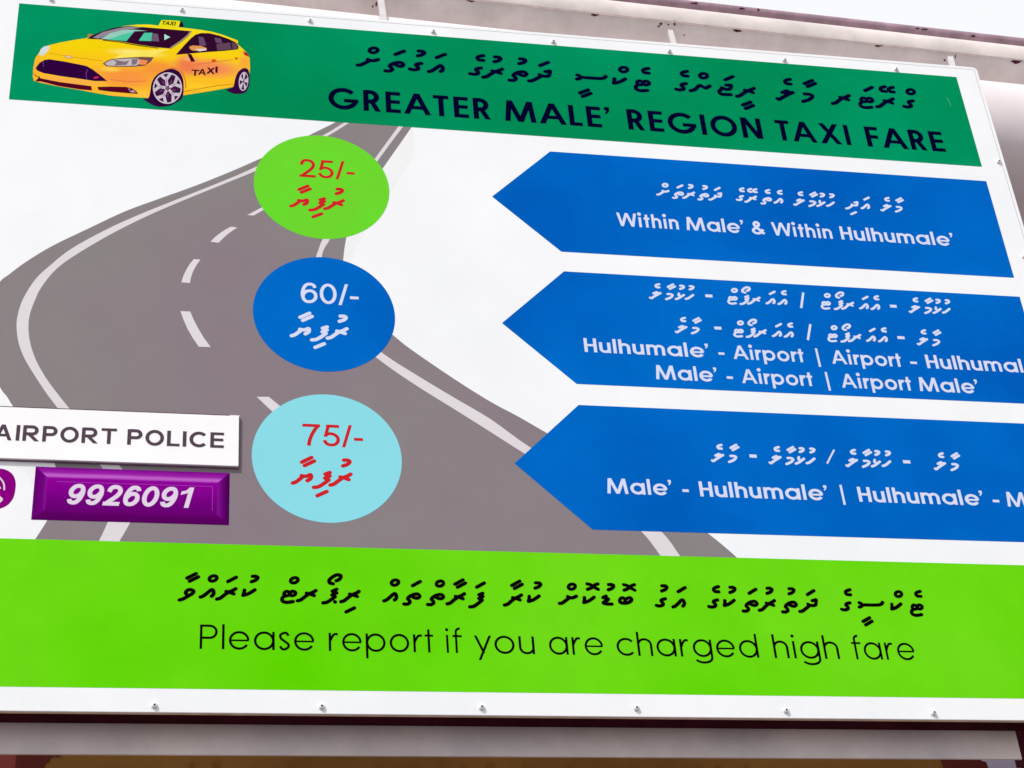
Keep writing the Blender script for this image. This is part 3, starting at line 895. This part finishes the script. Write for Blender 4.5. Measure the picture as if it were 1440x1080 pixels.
# pale print beside it
flat('road_shade', [(20, 655), (32, 659), (41, 672), (46, 690), (48, 712), (52, 690), (54, 657)], M['pale'], LY['road'], board)

# ---- purple number badge printed flat, the rim's bevel light and shade drawn in ink
bx = [P(50.5, 657), P(323, 664.5), P(322, 738.5), P(43.5, 731)]
bx0, bx1 = (bx[0][0] + bx[3][0]) / 2, (bx[1][0] + bx[2][0]) / 2
bz1, bz0 = (bx[0][1] + bx[1][1]) / 2, (bx[2][1] + bx[3][1]) / 2
hh = bz1 - bz0
by = LY['shape']
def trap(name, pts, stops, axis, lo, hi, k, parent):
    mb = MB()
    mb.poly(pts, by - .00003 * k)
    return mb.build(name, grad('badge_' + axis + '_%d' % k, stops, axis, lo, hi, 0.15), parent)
i1, i2 = hh * .20, hh * .27
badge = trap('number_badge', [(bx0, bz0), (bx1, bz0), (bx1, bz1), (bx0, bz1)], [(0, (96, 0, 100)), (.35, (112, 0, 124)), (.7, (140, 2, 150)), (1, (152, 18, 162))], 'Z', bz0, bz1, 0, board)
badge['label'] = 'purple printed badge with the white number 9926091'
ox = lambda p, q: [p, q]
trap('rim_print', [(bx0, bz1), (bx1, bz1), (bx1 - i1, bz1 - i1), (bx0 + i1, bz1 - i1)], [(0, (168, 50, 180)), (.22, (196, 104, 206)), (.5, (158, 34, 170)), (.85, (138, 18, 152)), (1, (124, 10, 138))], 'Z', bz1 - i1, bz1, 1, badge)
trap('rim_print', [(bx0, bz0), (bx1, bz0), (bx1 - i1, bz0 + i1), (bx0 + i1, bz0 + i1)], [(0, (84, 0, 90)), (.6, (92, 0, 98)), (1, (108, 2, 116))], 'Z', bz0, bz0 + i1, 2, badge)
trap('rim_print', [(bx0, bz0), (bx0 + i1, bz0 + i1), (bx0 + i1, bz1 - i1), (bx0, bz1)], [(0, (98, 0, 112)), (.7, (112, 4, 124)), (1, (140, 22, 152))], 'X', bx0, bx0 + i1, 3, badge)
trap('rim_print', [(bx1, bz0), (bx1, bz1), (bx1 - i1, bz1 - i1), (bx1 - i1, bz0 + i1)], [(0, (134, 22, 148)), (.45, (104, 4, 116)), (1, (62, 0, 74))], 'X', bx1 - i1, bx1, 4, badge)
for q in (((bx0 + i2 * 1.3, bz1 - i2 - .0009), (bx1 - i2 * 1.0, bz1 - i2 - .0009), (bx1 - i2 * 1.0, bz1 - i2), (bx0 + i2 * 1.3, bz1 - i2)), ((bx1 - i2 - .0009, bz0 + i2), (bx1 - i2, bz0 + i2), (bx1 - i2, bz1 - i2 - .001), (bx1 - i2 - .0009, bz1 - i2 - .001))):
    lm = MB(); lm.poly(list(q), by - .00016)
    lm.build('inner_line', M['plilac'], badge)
pen = Pen(LY['letter'], mat('badge_ink', ink(228, 214, 232), 0.4, 0.3), badge)
latin(pen, '9926091', ((145, 711.1), (265.6, 714.2)), ((145, 682), (145, 711.1)), (93.8, 707), (273.3, 684.9), .185, 'ar', 'num', shear=.22)
pen.word()

pen = Pen(LY['letter'], None, None)
ribbon(pen.mb, front([(1331.5, 137), (1334.5, 142.5), (1337, 149.5)]), .0009, pen.next())
pen.mb.build('scratch', mat('scratch_mark', ink(120, 190, 160), .5, .3), header)
# ---- screws along the edge
def screw(px, py):
    # px, py: where the washer sits
    x, z = P(px + random.uniform(-.6, .6), py + random.uniform(-.5, .5))
    lx, lz, q0 = random.uniform(-.0007, .0007), random.uniform(-.0007, .0007), random.uniform(0, 1)
    mb = MB()
    n = 16
    prof = [(.0064, 0), (.0064, .0010), (.0056, .0016), (.0050, .0020), (.0050, .0040), (.0045, .0054), (.0032, .0061), (.0016, .0063)]
    rings = []
    for r, h_ in prof:
        k_ = h_ / .0063
        rings += [(x + lx * k_ + r * math.cos(6.28319 * i / n), -h_, z + lz * k_ + r * math.sin(6.28319 * i / n)) for i in range(n)]
    fs = []
    for k in range(len(prof) - 1):
        for i in range(n):
            j = (i + 1) % n
            fs.append((k * n + i, k * n + j, (k + 1) * n + j, (k + 1) * n + i))
    b0 = (len(prof) - 1) * n
    fs.append(tuple(b0 + i for i in range(n)))
    mb.add(rings, fs)
    o = mb.build('screw', M['steel'], board, smooth=True)
    s = MB()
    s.poly([(x + lx + .0023 * math.cos(6.28319 * i / 6 + q0), z + lz + .0023 * math.sin(6.28319 * i / 6 + q0)) for i in range(6)], -.0064)
    s.build('socket', M['socket'], o)
for px, py in ((73, 0.5), (256, 14.5), (436, 30), (608.5, 45), (778, 59.5), (941.5, 73), (1102.8, 86), (1260, 98), (1404, 228), (1440, 361), (217.5, 992.5), (453, 994.5), (677.5, 995), (895.5, 997), (1105.5, 1000), (1312, 1003)):
    screw(px, py)

# ------------------------------------------------------------------ printed picture of a yellow taxi in the header
CAR = (0, 0, 3.6)
car_y = LY['shape']
def cmat(name, r, g_, b):
    return mat('car_' + name, ink(r, g_, b), 0.5, 0, var=0.06, scale=40)
zlo, zhi = P(200, 135)[1], P(200, 40)[1]
body_m = grad('car_paint', [(0, (252, 186, 44)), (.30, (252, 192, 34)), (.56, (250, 204, 22)), (.8, (244, 214, 14)), (1, (246, 222, 30))], 'Z', zlo, zhi, .1)
def airbrush(ma, blobs):
    """soft round touches of another ink, as in the printed picture"""
    t = ma.node_tree
    b = t.nodes['Principled BSDF']
    src = b.inputs['Base Color'].links[0].from_socket
    tx = t.nodes.new('ShaderNodeTexCoord')
    px1 = P(201, 90)[0] - P(200, 90)[0]
    pz1 = P(200, 89)[1] - P(200, 90)[1]
    for cx, cy, rx, ry, col, k in blobs:
        x, z = P(cx / 3.6, cy / 3.6)
        mp = t.nodes.new('ShaderNodeMapping')
        mp.vector_type = 'TEXTURE'
        mp.inputs['Location'].default_value = (x, 0, z)
        mp.inputs['Rotation'].default_value = (0, 0, 0)
        mp.inputs['Scale'].default_value = (rx / 3.6 * px1, 1, ry / 3.6 * pz1)
        ln = t.nodes.new('ShaderNodeVectorMath')
        ln.operation = 'LENGTH'
        mr = t.nodes.new('ShaderNodeMapRange')
        mr.interpolation_type = 'SMOOTHSTEP'
        mr.inputs['From Min'].default_value = 1.25
        mr.inputs['From Max'].default_value = 0.25
        mr.inputs['To Max'].default_value = k
        mm = t.nodes.new('ShaderNodeMix')
        mm.data_type = 'RGBA'
        mm.inputs[7].default_value = ink(*col)
        t.links.new(tx.outputs['Object'], mp.inputs['Vector'])
        t.links.new(mp.outputs['Vector'], ln.inputs[0])
        t.links.new(ln.outputs['Value'], mr.inputs['Value'])
        t.links.new(mr.outputs['Result'], mm.inputs['Factor'])
        t.links.new(src, mm.inputs[6])
        src = mm.outputs[2]
    t.links.new(src, b.inputs['Base Color'])
airbrush(body_m, [(640, 390, 190, 62, (249, 150, 64), 1.0), (800, 345, 130, 50, (244, 138, 62), .8), (1060, 345, 190, 52, (244, 140, 84), 1.0), (945, 330, 70, 62, (238, 120, 76), .85), (1000, 440, 190, 26, (253, 204, 40), .9),
                  (640, 486, 200, 16, (253, 190, 54), .9), (690, 268, 150, 20, (253, 240, 132), .8), (430, 232, 170, 40, (244, 214, 8), .8), (330, 412, 190, 26, (250, 176, 78), .9), (1240, 310, 40, 60, (247, 164, 62), .8),
                  (1080, 275, 220, 12, (251, 210, 20), .9), (560, 352, 60, 14, (252, 226, 90), .6), (725, 480, 40, 30, (253, 200, 70), .7), (186, 330, 22, 60, (250, 170, 50), .7), (700, 132, 120, 12, (240, 226, 30), .9), (1100, 172, 120, 16, (250, 220, 20), .8), (960, 300, 40, 12, (252, 170, 130), .8)])
def car(name, s, material, k, tile=CAR, sm=0, parent=None):
    pts = pxs(s, *tile)
    if sm: pts = spline(pts, sm, True)
    return flat(name, pts, material, car_y - .00003 * k, parent if parent is not None else taxi)
Rt = (180, 0, 7.2)
Lt = (0, 0, 7.2)
body_pts = ('166,388 168,345 178,295 192,275 215,240 245,230 300,216 370,203 430,194 470,182 520,160 580,142 640,130 700,124 760,124 830,134 905,138 960,144 1010,150 1075,161 1130,177 1180,196 1203,205 1205,216 1200,222 '
            '1222,240 1250,268 1264,295 1266,345 1262,385 1235,345 1200,390 1180,440 1100,455 1010,470 930,482 900,490 800,498 740,496 640,490 560,484 480,470 400,455 300,438 220,422 172,410')
taxi = flat('taxi_picture', pxs(body_pts, *CAR), body_m, car_y, board)
dark = cmat('tyre', 52, 8, 62)
glass = cmat('glass', 48, 10, 44)
# wheels under the body edge
def ell(cx, cy, rx, ry, rot=0, n=40, tile=CAR):
    c, s = math.cos(math.radians(rot)), math.sin(math.radians(rot))
    return ' '.join('%.2f,%.2f' % (cx + rx * math.cos(t) * c - ry * math.sin(t) * s, cy + rx * math.cos(t) * s + ry * math.sin(t) * c) for t in [6.28319 * i / n for i in range(n)])
wa = car('wheel_arch', '752,495 768,430 795,385 830,358 870,348 905,362 925,395 930,440 925,490 905,512 850,536 800,540 760,525 722,497', dark, 3, sm=4)
tyre = car('tyre', ell(843, 448, 80, 90, 8), cmat('rubber', 40, 4, 52), 4)
rim_m = cmat('rim', 205, 192, 205)
car('rim', ell(848, 446, 74, 80, 8), rim_m, 5)
car('rim_well', ell(848, 446, 67, 73, 8), cmat('well', 62, 22, 66), 6)
for i in range(5):
    a = math.radians(90 + 72 * i + 8)
    def sp(t, r):
        return '%.1f,%.1f' % (848 + 74 * r * math.cos(t), 446 - 80 * r * math.sin(t))
    # each spoke splits in two towards the rim
    car('rim_spoke', ' '.join([sp(a - .60, .17), sp(a - .17, .50), sp(a - .47, .93), sp(a - .24, .96), sp(a, .68), sp(a + .24, .96), sp(a + .47, .93), sp(a + .17, .50), sp(a + .60, .17)]), rim_m, 7)
for i in range(5):
    a = math.radians(90 + 72 * i + 8)
    car('spoke_print', ' '.join([sp(a - .06, .30), sp(a - .05, .60), sp(a + .05, .60), sp(a + .06, .30)]), cmat('spoke_dark', 142, 120, 140), 8)
    car('spoke_print', ' '.join([sp(a + .628 - .16, .30), sp(a + .628 - .2, .52), sp(a + .628 - .06, .60), sp(a + .628 + .02, .34)]), cmat('well_tone', 112, 66, 100), 8)
car('hub_cap', ell(846, 446, 9, 10), cmat('hub', 120, 92, 112), 8)
car('wheel_arch', '1145,455 1180,440 1190,400 1205,365 1232,345 1256,352 1264,385 1262,430 1245,465 1215,475 1180,473', dark, 3, sm=3)
car('rim', ell(1233, 412, 24, 48, 6), rim_m, 5)
car('rim_well', ell(1234, 412, 20, 43, 6), cmat('well', 62, 22, 66), 6)
for i in range(5):
    a = math.radians(80 + 72 * i)
    def sp2(t, r):
        return '%.1f,%.1f' % (1233 + 24 * r * math.cos(t), 412 - 48 * r * math.sin(t))
    car('rim_spoke', ' '.join([sp2(a - .5, .15), sp2(a - .3, .93), sp2(a + .3, .93), sp2(a + .5, .15)]), rim_m, 7)
# glass
wind = car('windscreen', '440,196 470,178 520,157 580,140 650,131 760,140 880,150 972,158 955,180 920,210 865,246 800,240 700,226 600,208 520,200', glass, 3)
car('glass_sheen', '470,190 520,162 600,143 650,134 720,138 650,150 560,170 500,196', cmat('sheen', 150, 138, 150), 4)
car('glass_sheen', '510,196 560,168 620,152 680,150 745,156 680,158 660,180 640,208', cmat('sheen2', 150, 205, 190), 5)
car('glass_view', '545,200 600,180 668,162 680,160 640,208', cmat('view', 76, 200, 162), 6)
car('glass_view', '702,206 730,166 772,166 765,208', cmat('view', 76, 200, 162), 6)
car('glass_view', '832,172 862,188 832,203', cmat('view2', 170, 226, 214), 6)
car('seat_print', '765,208 775,168 800,172 806,210', cmat('seat', 112, 84, 112), 6)
car('windscreen_edge', '972,156 955,182 920,212 866,246 858,242 912,206 946,178 962,158', cmat('edge', 156, 140, 110), 5)
win = car('side_window', '890,277 930,232 965,195 990,175 1020,167 1060,168 1110,180 1160,198 1195,215 1208,235 1205,250 1130,258 1040,264 950,272', glass, 3)
car('seat_print', '1005,185 1030,188 1045,230 1010,232', cmat('seat2', 104, 72, 106), 4)
car('seat_print', '1085,190 1118,195 1125,218 1092,215', cmat('seat2', 104, 72, 106), 4)
car('window_sheen', '1095,222 1165,215 1172,250 1100,256', cmat('sheen3', 98, 66, 88), 4)
car('window_sheen', '1172,213 1200,222 1204,248 1178,250', cmat('sheen3', 98, 66, 88), 4)
# mirrors
car('mirror', '958,236 975,230 1020,233 1046,243 1046,254 1010,258 975,256 962,248', cmat('mirror', 222, 150, 84), 5)
car('mirror_glass', '985,248 1040,246 1046,254 1010,260', cmat('mirrorw', 232, 214, 206), 6)
car('mirror', '440,184 448,173 470,173 462,182', cmat('mirrorl', 200, 120, 70), 5)
car('mirror_shadow_print', '948,272 968,274 988,310 968,313', cmat('mshade', 60, 8, 30), 4)
# lights
hl = car('headlight', '520,322 545,305 575,297 640,292 720,288 778,290 765,310 735,332 680,338 600,338 540,336', cmat('lampedge', 110, 78, 74), 3)
car('lamp_glass', '530,322 550,308 580,301 640,297 700,296 712,318 690,332 600,334 545,332', cmat('lamp', 196, 188, 190), 4)
car('lamp_detail', '575,302 590,318 578,332 640,328 655,305 630,312', cmat('lampd', 128, 112, 124), 5)
car('lamp_detail', '665,300 700,298 690,325 668,330', cmat('lampd', 150, 138, 146), 5)
car('indicator', '705,300 748,306 738,328 705,326', cmat('indic', 246, 140, 84), 5)
car('headlight', '196,276 205,250 225,234 247,231 252,242 240,262 215,284', cmat('lampl', 214, 222, 220), 3)
car('tail_light', '1230,260 1252,268 1262,288 1238,278', cmat('tail', 190, 20, 40), 3)
car('indicator', '1188,290 1208,292 1200,302 1190,301', cmat('flap', 214, 96, 30), 4)
# front
gr = car('grille', '180,345 200,318 225,303 250,300 330,312 420,330 440,335 470,352 500,375 543,410 480,410 400,398 300,384 220,370 190,358', cmat('grille', 46, 2, 60), 3)
car('grille_badge', '472,398 478,388 500,386 496,396', cmat('gbadge', 214, 40, 90), 4)
car('lower_intake', '166,368 180,385 200,388 205,396 300,415 400,428 462,436 466,458 400,452 300,436 205,412 178,412 196,392', cmat('intake', 84, 4, 36), 3)
car('lower_intake', '492,440 560,438 640,440 670,448 690,462 698,475 650,472 560,464 500,456', cmat('intake', 84, 4, 36), 3)
car('fog_lamp', '655,462 675,455 688,468 665,468', cmat('fog', 190, 150, 164), 4)
car('fog_lamp', '648,448 656,449 660,458 652,455', cmat('fog', 190, 150, 164), 4)
car('bonnet_badge', ell(347, 288, 22, 8, 8, 20), cmat('obadge', 200, 152, 92), 4)
car('bonnet_badge', ell(347, 288, 17, 5, 8, 16), cmat('obadge2', 226, 196, 150), 5)
car('seam_print', '250,268 330,282 331,284 249,270', cmat('seam', 176, 140, 20), 2)
car('seam_print', '370,288 450,298 522,308 522,310 450,300 370,290', cmat('seam', 176, 140, 20), 2)
car('bonnet_sheen', '570,298 600,280 660,268 740,255 800,250 860,250 800,268 770,284 700,286', cmat('bsheen', 250, 232, 96), 2)
car('seam_print', '930,462 1010,448 1100,432 1182,424 1182,426 1100,435 1010,451 930,465', cmat('seam2', 190, 110, 24), 3)
car('grille_line', '222,304 226,303 221,318 223,340 219,340 217,318', cmat('gline', 104, 52, 120), 4)
car('grille_line', '440,352 446,352 438,372 441,398 436,398 433,372', cmat('gline', 104, 52, 120), 4)
car('seam_print', '905,352 912,352 930,372 940,400 944,440 938,452 936,410 924,376', cmat('arch_line', 226, 120, 60), 2)
car('seam_print', '840,352 870,340 905,345 905,349 870,346 842,357', cmat('arch_line', 226, 120, 60), 2)
car('crease_print', '1000,322 1080,312 1180,300 1180,303 1080,316 1000,327', cmat('crease', 224, 124, 74), 2)
car('crease_print', '560,400 650,412 740,408 740,411 650,416 560,404', cmat('crease', 240, 140, 60), 2)
car('wiper_print', '520,201 600,210 700,228 800,242 800,245 700,232 600,214 520,205', cmat('wiper', 20, 4, 22), 5)
car('door_handle', '1070,303 1085,298 1098,306 1086,316 1072,312', cmat('handle', 226, 84, 34), 4)
# roof sign
rs = car('roof_sign', '800,133 816,104 828,101 905,105 915,112 905,138', cmat('rsign', 234, 226, 20), 3)
car('roof_sign_end', '905,135 912,112 922,108 931,132 925,136', cmat('rsigne', 44, 4, 46), 4)
car('spoiler', '1180,196 1203,204 1206,217 1196,220 1188,206', cmat('spoil', 250, 206, 20), 4)
pen = Pen(car_y - .00034, cmat('rtext', 70, 50, 10), taxi)
latin(pen, 'TAXI', ((229, 35.6), (246, 35.2)), ((229, 30.4), (228.2, 35.6)), (228.2, 33), (247.6, 32), .2, 'ar', 'arb', shear=.25)
pen.word()
pen = Pen(car_y - .00034, cmat('dtext', 60, 8, 28), taxi)
# the door lettering climbs to the right with the side of the car
for ch, l, r, b, t in (('T', 269.2, 280.2, 107.2, 98.6), ('A', 278.5, 289.6, 106, 97.5), ('X', 290.0, 302, 104.3, 95.8), ('I', 302.8, 306.0, 102.8, 94.2)):
    latin(pen, ch, ((l, b), (r, b - .8)), ((l, t), (l, b)), (l, (b + t) / 2), (r, (b + t) / 2), .19 if ch != 'I' else .5, 'ar', 'arb', shear=.05 if ch != 'I' else 0.0, flush=False)
pen.word()

# ------------------------------------------------------------------ the airport police plate, fixed on the sign
PD = 0.0085
pl, pr_ = P(-62, 571)[0], P(336, 600, -PD)[0]
pt, pb = P(337.0, 585.2, -PD)[1], P(336, 655.5, -PD)[1]
plate = empty('name_plate', ((pl + pr_) / 2, 0, pb), 'thin white plate reading AIRPORT POLICE stuck on the printed road above the purple badge', 'sign plate')
mb = rounded_sheet(pl, pr_, pb, pt, -.0040, .0048, .0006, .0015)
mb.build('plate_face', M['plate'], plate)
mb = MB()
mb.box(pl + .001, pr_ + .0024, -.0036, -.0003, pb - .0018, pt + .0012)
mb.build('backing', M['pedge'], plate)
mb = MB()
mb.box(pr_ - .018, pr_ + .0012, -.0085, -.0042, pt + .0003, pt + .0016)
mb.build('corner_tape', M['plate'], plate)
mb = MB()
mb.box(pl + .001, pr_ - .02, -.0086, -.0042, pt + .0002, pt + .0019)
mb.build('top_edge', mat('plate_top', ink(96, 66, 82), .6, .3, var=.4, scale=30), plate)
pen = Pen(-PD - .0008, M['grey'], plate)
bb, cc = ((32, 620), (295, 629.4)), ((294.4, 608), (295, 629.4))
latin(pen, 'A', bb, cc, (-9.5, 617), (16.2, 618.3), .188, 'ar', d=-PD)
latin(pen, 'IRPORT', bb, cc, (21.7, 619.2), (164.6, 603.9), .188, 'ar', d=-PD)
latin(pen, 'POLICE', bb, cc, (178.6, 624.7), (314.6, 629.4), .188, 'ar', d=-PD)
pen.word()

# ------------------------------------------------------------------ pipes and tank behind the top of the sign
YAW = math.radians(2.0)
AXD = Vector((math.cos(YAW), math.sin(YAW), 0))
def pipe(name, px, py, depth, rad, side, x0, x1, material, label, cat, seg=40, arc_=None):
    """a long round pipe whose outline (side +1 upper, -1 lower) passes through photo pixel px, py when its axis lies depth behind the sign"""
    u, v = ray(px, py)
    # silhouette: the axis lies rad away from the view ray, measured square to the pipe
    e = Vector((0, 1, v)).normalized()
    nrm = Vector((0, -e.z, e.y))                 # up and towards the viewer
    p = Vector((u * (D + depth), depth, CAMZ + v * (D + depth)))
    c = p - nrm * rad * side
    mb = MB()
    rings = []
    a = c + AXD * (x0 - c.x)
    b = c + AXD * (x1 - c.x)
    nx = 24
    for k in range(nx + 1):
        q = a.lerp(b, k / nx)
        rings += [(q.x, q.y + rad * math.cos(6.28319 * i / seg), q.z + rad * math.sin(6.28319 * i / seg)) for i in range(seg)]
    fs = []
    for k in range(nx):
        for i in range(seg):
            j = (i + 1) % seg
            fs.append((k * seg + i, k * seg + j, (k + 1) * seg + j, (k + 1) * seg + i))
    fs.append(tuple(range(seg)))
    fs.append(tuple(nx * seg + i for i in range(seg))[::-1])
    mb.add(rings, fs)
    o = mb.build(name, material, None, smooth=True, origin=c)
    bpy.context.view_layer.update()
    return tag(o, label, cat), c
stain = mat('weathered_white_paint', ink(222, 212, 208), 0.45, 0.4, var=0.16, scale=7, bump=0.15)
mauve = mat('weathered_mauve_paint', ink(168, 140, 152), 0.55, 0.3, var=0.3, scale=14, bump=0.2)
tankm = mat('tank_white_paint', ink(240, 230, 232), 0.45, 0.35, var=0.05, scale=4, bump=0.05)
thin_pipe, _ = pipe('roof_pipe', 1200, 26.5, 0.42, 0.016, 1, -3, 7, mauve, 'thin stained mauve pipe along the very top against the sky', 'pipe')
big_pipe, bc = pipe('roof_pipe', 1200, 38.5, 0.36, 0.085, 1, -3, 7, stain, 'thick stained white pipe with rust spots running above the sign', 'pipe')
tank, tcx = pipe('storage_tank', 1420, 117, 0.255, 0.20, 1, -3, 7, tankm, 'large pale rounded tank behind the sign, striped by its shadow', 'tank', seg=96)
# weld seam and rust spots on the thick pipe
def pipe_pt(px, py, c, rad, lift=0.0):
    """where the view ray of a photo pixel meets the front of the pipe (drawn as if straight across the view)"""
    u, v = ray(px, py)
    best = None
    for i in range(400):
        d = -0.2 + i * 0.0025
        p = Vector((u * (D + d), d, CAMZ + v * (D + d)))
        t = (p - c)
        t -= AXD * t.dot(AXD)
        if t.length <= rad + lift:
            return p - t + t.normalized() * rad, t.normalized()
    return None, None
sm_ = MB()
ang = None
pt_, nn = pipe_pt(1100, 48.5, bc, .085)
if pt_ is not None:
    ang = math.atan2(nn.z, nn.y)
    a = bc + AXD * (-3 - bc.x); b = bc + AXD * (7 - bc.x)
    nx = 60
    vs = []
    for k in range(nx + 1):
        q = a.lerp(b, k / nx)
        for da, rr in ((-.03, .0850), (0.004, .0900), (.03, .0850)):
            vs.append((q.x, q.y + rr * math.cos(ang + da), q.z + rr * math.sin(ang + da)))
    fs = [(3 * k + i, 3 * k + i + 1, 3 * k + i + 4, 3 * k + i + 3) for k in range(nx) for i in (0, 1)]
    sm_.add(vs, fs)
    so = sm_.build('weld_seam', mat('seam_paint', ink(236, 222, 216), 0.5, 0.3, var=0.2, scale=30), big_pipe, smooth=True)
rust = mat('rust', ink(88, 42, 56), 0.9, 0.1, var=0.4, scale=60)
def blot(px, py, wx, wy, c, rad, parent, half=False, seed=0):
    rnd = random.Random(seed)
    mb = MB()
    ring, n = [], 14
    for i in range(n):
        a = 6.28319 * i / n
        k = rnd.uniform(.75, 1.15)
        yy = math.sin(a) * wy * k
        if half and yy < 0: yy *= .12
        p, nv = pipe_pt(px + math.cos(a) * wx * k, py + yy, c, rad)
        if p is None: return
        ring.append(p + nv * .0008)
    mb.add(ring, [tuple(range(n))[::-1]])
    mb.build('rust_spot', rust, parent)
for i, (px, py, wx, wy, hf) in enumerate(((836.5, 20, 6, 3.6, True), (1037, 42, 6, 4, True), (1236, 63.5, 6, 3, True), (1428, 87, 7, 3, False), (948.5, 33, 1.6, 4, False), (929, 34, 2, 1.5, False), (926, 37.5, 1.4, 1.5, False), (939.5, 35, 1.5, 1, False), (962, 49.5, 1, 1.3, False),
                                        (529, 6, 1.3, 3.5, False), (524, 9, 1, 2, False), (1337, 85, .8, 2, False), (1328, 85, 1.5, 1.5, False), (1343, 80, .8, 3, False), (662, 0.5, 6, 3, True), (1433, 86, 6, 1, False))):
    blot(px, py, wx, wy, bc, .085, big_pipe, hf, i)
for i, (px, py, wx, wy) in enumerate(((976, 5, 6, 1.2), (1290, 40.5, 3, .8), (1300, 41.5, 5, 1), (1368, 51, 3, 1.3), (1043, 12.5, 4, 1.2), (1066, 14.5, 2, 1.2))):
    blot(px, py, wx, wy, _ , .016, thin_pipe, False, 50 + i)
# flat brackets from the pipe down to the top of the frame
def bracket(pa, pb_, wd, label):
    a = P3(*pa, .300)
    b = P3(*pb_, .035)
    b.z = min(b.z, ZT - .02)
    mb = MB()
    h_ = wd / 2
    t = .004
    d = (b - a)
    n_ = Vector((1, 0, 0))
    up = d.cross(n_).normalized() * t
    vs = []
    for p in (a, b):
        for sx_ in (-1, 1):
            for su in (-1, 1):
                vs.append(p + n_ * h_ * sx_ + up * su)
    mb.add(vs, [(0, 1, 3, 2), (4, 6, 7, 5), (0, 2, 6, 4), (1, 5, 7, 3), (0, 4, 5, 1), (2, 3, 7, 6)])
    o = mb.build('bracket', mat('bracket_paint', ink(205, 200, 200), .5, .3, var=.1, scale=25), None, origin=(a + b) / 2)
    return tag(o, label, 'bracket', 'brackets holding the sign')
bracket((534, -12), (541, 22), .016, 'white flat bracket above the left end of the header script, leftmost of three')
bracket((942.5, 44), (950, 66), .014, 'white flat bracket in the middle with rust smears beside it')
bracket((1336, 81), (1340, 96), .016, 'short white bracket just left of the top right corner of the sign')

# ------------------------------------------------------------------ below the sign: a grey beam and the top of another board
gx0, gx1 = P(-120, 1040, .075)[0], P(1432, 1046, .075)[0]
gt, gb = P(700, 1000, .075)[1], P(700, 1063.5, .075)[1]
mb = MB()
mb.box(gx0, gx1, .075, .080, gb, gt + .03)
tag(mb.build('beam', mat('grey_beam_paint', ink(240, 228, 222), 0.6, 0.3, var=0.14, scale=7, bump=.1, col2=ink(214, 206, 208), scale2=2.5), None), 'plain grey beam in shade just under the white sign', 'beam')
mb = MB()
mb.box(gx1 + .002, gx1 + 1.2, .10, .11, gb - .004, gt + .03)
tag(mb.build('end_post', mat('maroon_paint', ink(96, 40, 56), .7, .2, var=.3, scale=8), None), 'dark maroon panel beyond the right end of the grey beam', 'panel')
lx0, lx1 = P(-150, 1070, .25)[0], P(1600, 1075, .25)[0]
lt_, lb_ = P(700, 1061.4, .26)[1], P(700, 1061.4, .26)[1] - .62
lower = empty('lower_board', ((lx0 + lx1) / 2, .26, lb_), 'dim brown board with maroon ends in deep shade under the grey beam', 'board')
mb = MB()
mb.box(lx0, lx1, .261, .29, lb_, lt_ + .06)
mb.build('board_face', mat('brown_print', ink(162, 122, 66), 0.6, 0.3, var=0.25, scale=2.0), lower)
def lowpoly(name, s, tile, material, k):
    mb = MB()
    yy = .260 - k * .0006
    pts = front(pxs(s, *tile), yy)
    pts = [(a, min(b, lt_ + .055)) for a, b in pts]
    mb.poly(pts, yy)
    return mb.build(name, material, lower)
mar = mat('maroon_patch', ink(112, 52, 48), 0.6, 0.3, var=0.12, scale=5)  # maroon for the flat patches over both ends of the board
lowpoly('tone_patch', '870,405 900,480 920,640 1500,640 1500,405', (1140, 980, 4.8), mar, 1)
lowpoly('tone_patch', '1150,430 1185,440 1200,480 1205,560 1445,560 1425,470 1415,440 1440,405 1160,405', (1140, 980, 4.8), mat('sky_glimpse_lilac', ink(222, 222, 255), 0.6, 0.3, var=0.12, scale=9), 2)  # glimpse of sky put in as a lilac colour patch on the board
lowpoly('tone_patch', '-400,340 420,340 412,392 400,408 370,400 345,410 330,440 305,450 300,480 310,560 -400,560', (0, 980, 4.8), mar, 1)
rm = random.Random(8)
for x in (270, 305, 412, 535, 560, 583, 625, 652, 690, 740, 805, 862, 890, 912, 936, 962, 985, 1010, 1050):
    w_ = rm.uniform(3, 7)
    y0 = 1072 + x * .008
    lowpoly('worn_mark', ' '.join('%.1f,%.1f' % (x + w_ * math.cos(a) * rm.uniform(.7, 1.1), y0 + 6 * math.sin(a) * rm.uniform(.6, 1.1)) for a in [k * .7 for k in range(9)]), (0, 0, 1), mat('faint_print', ink(150, 110, 60), 0.6, 0.3), 3)
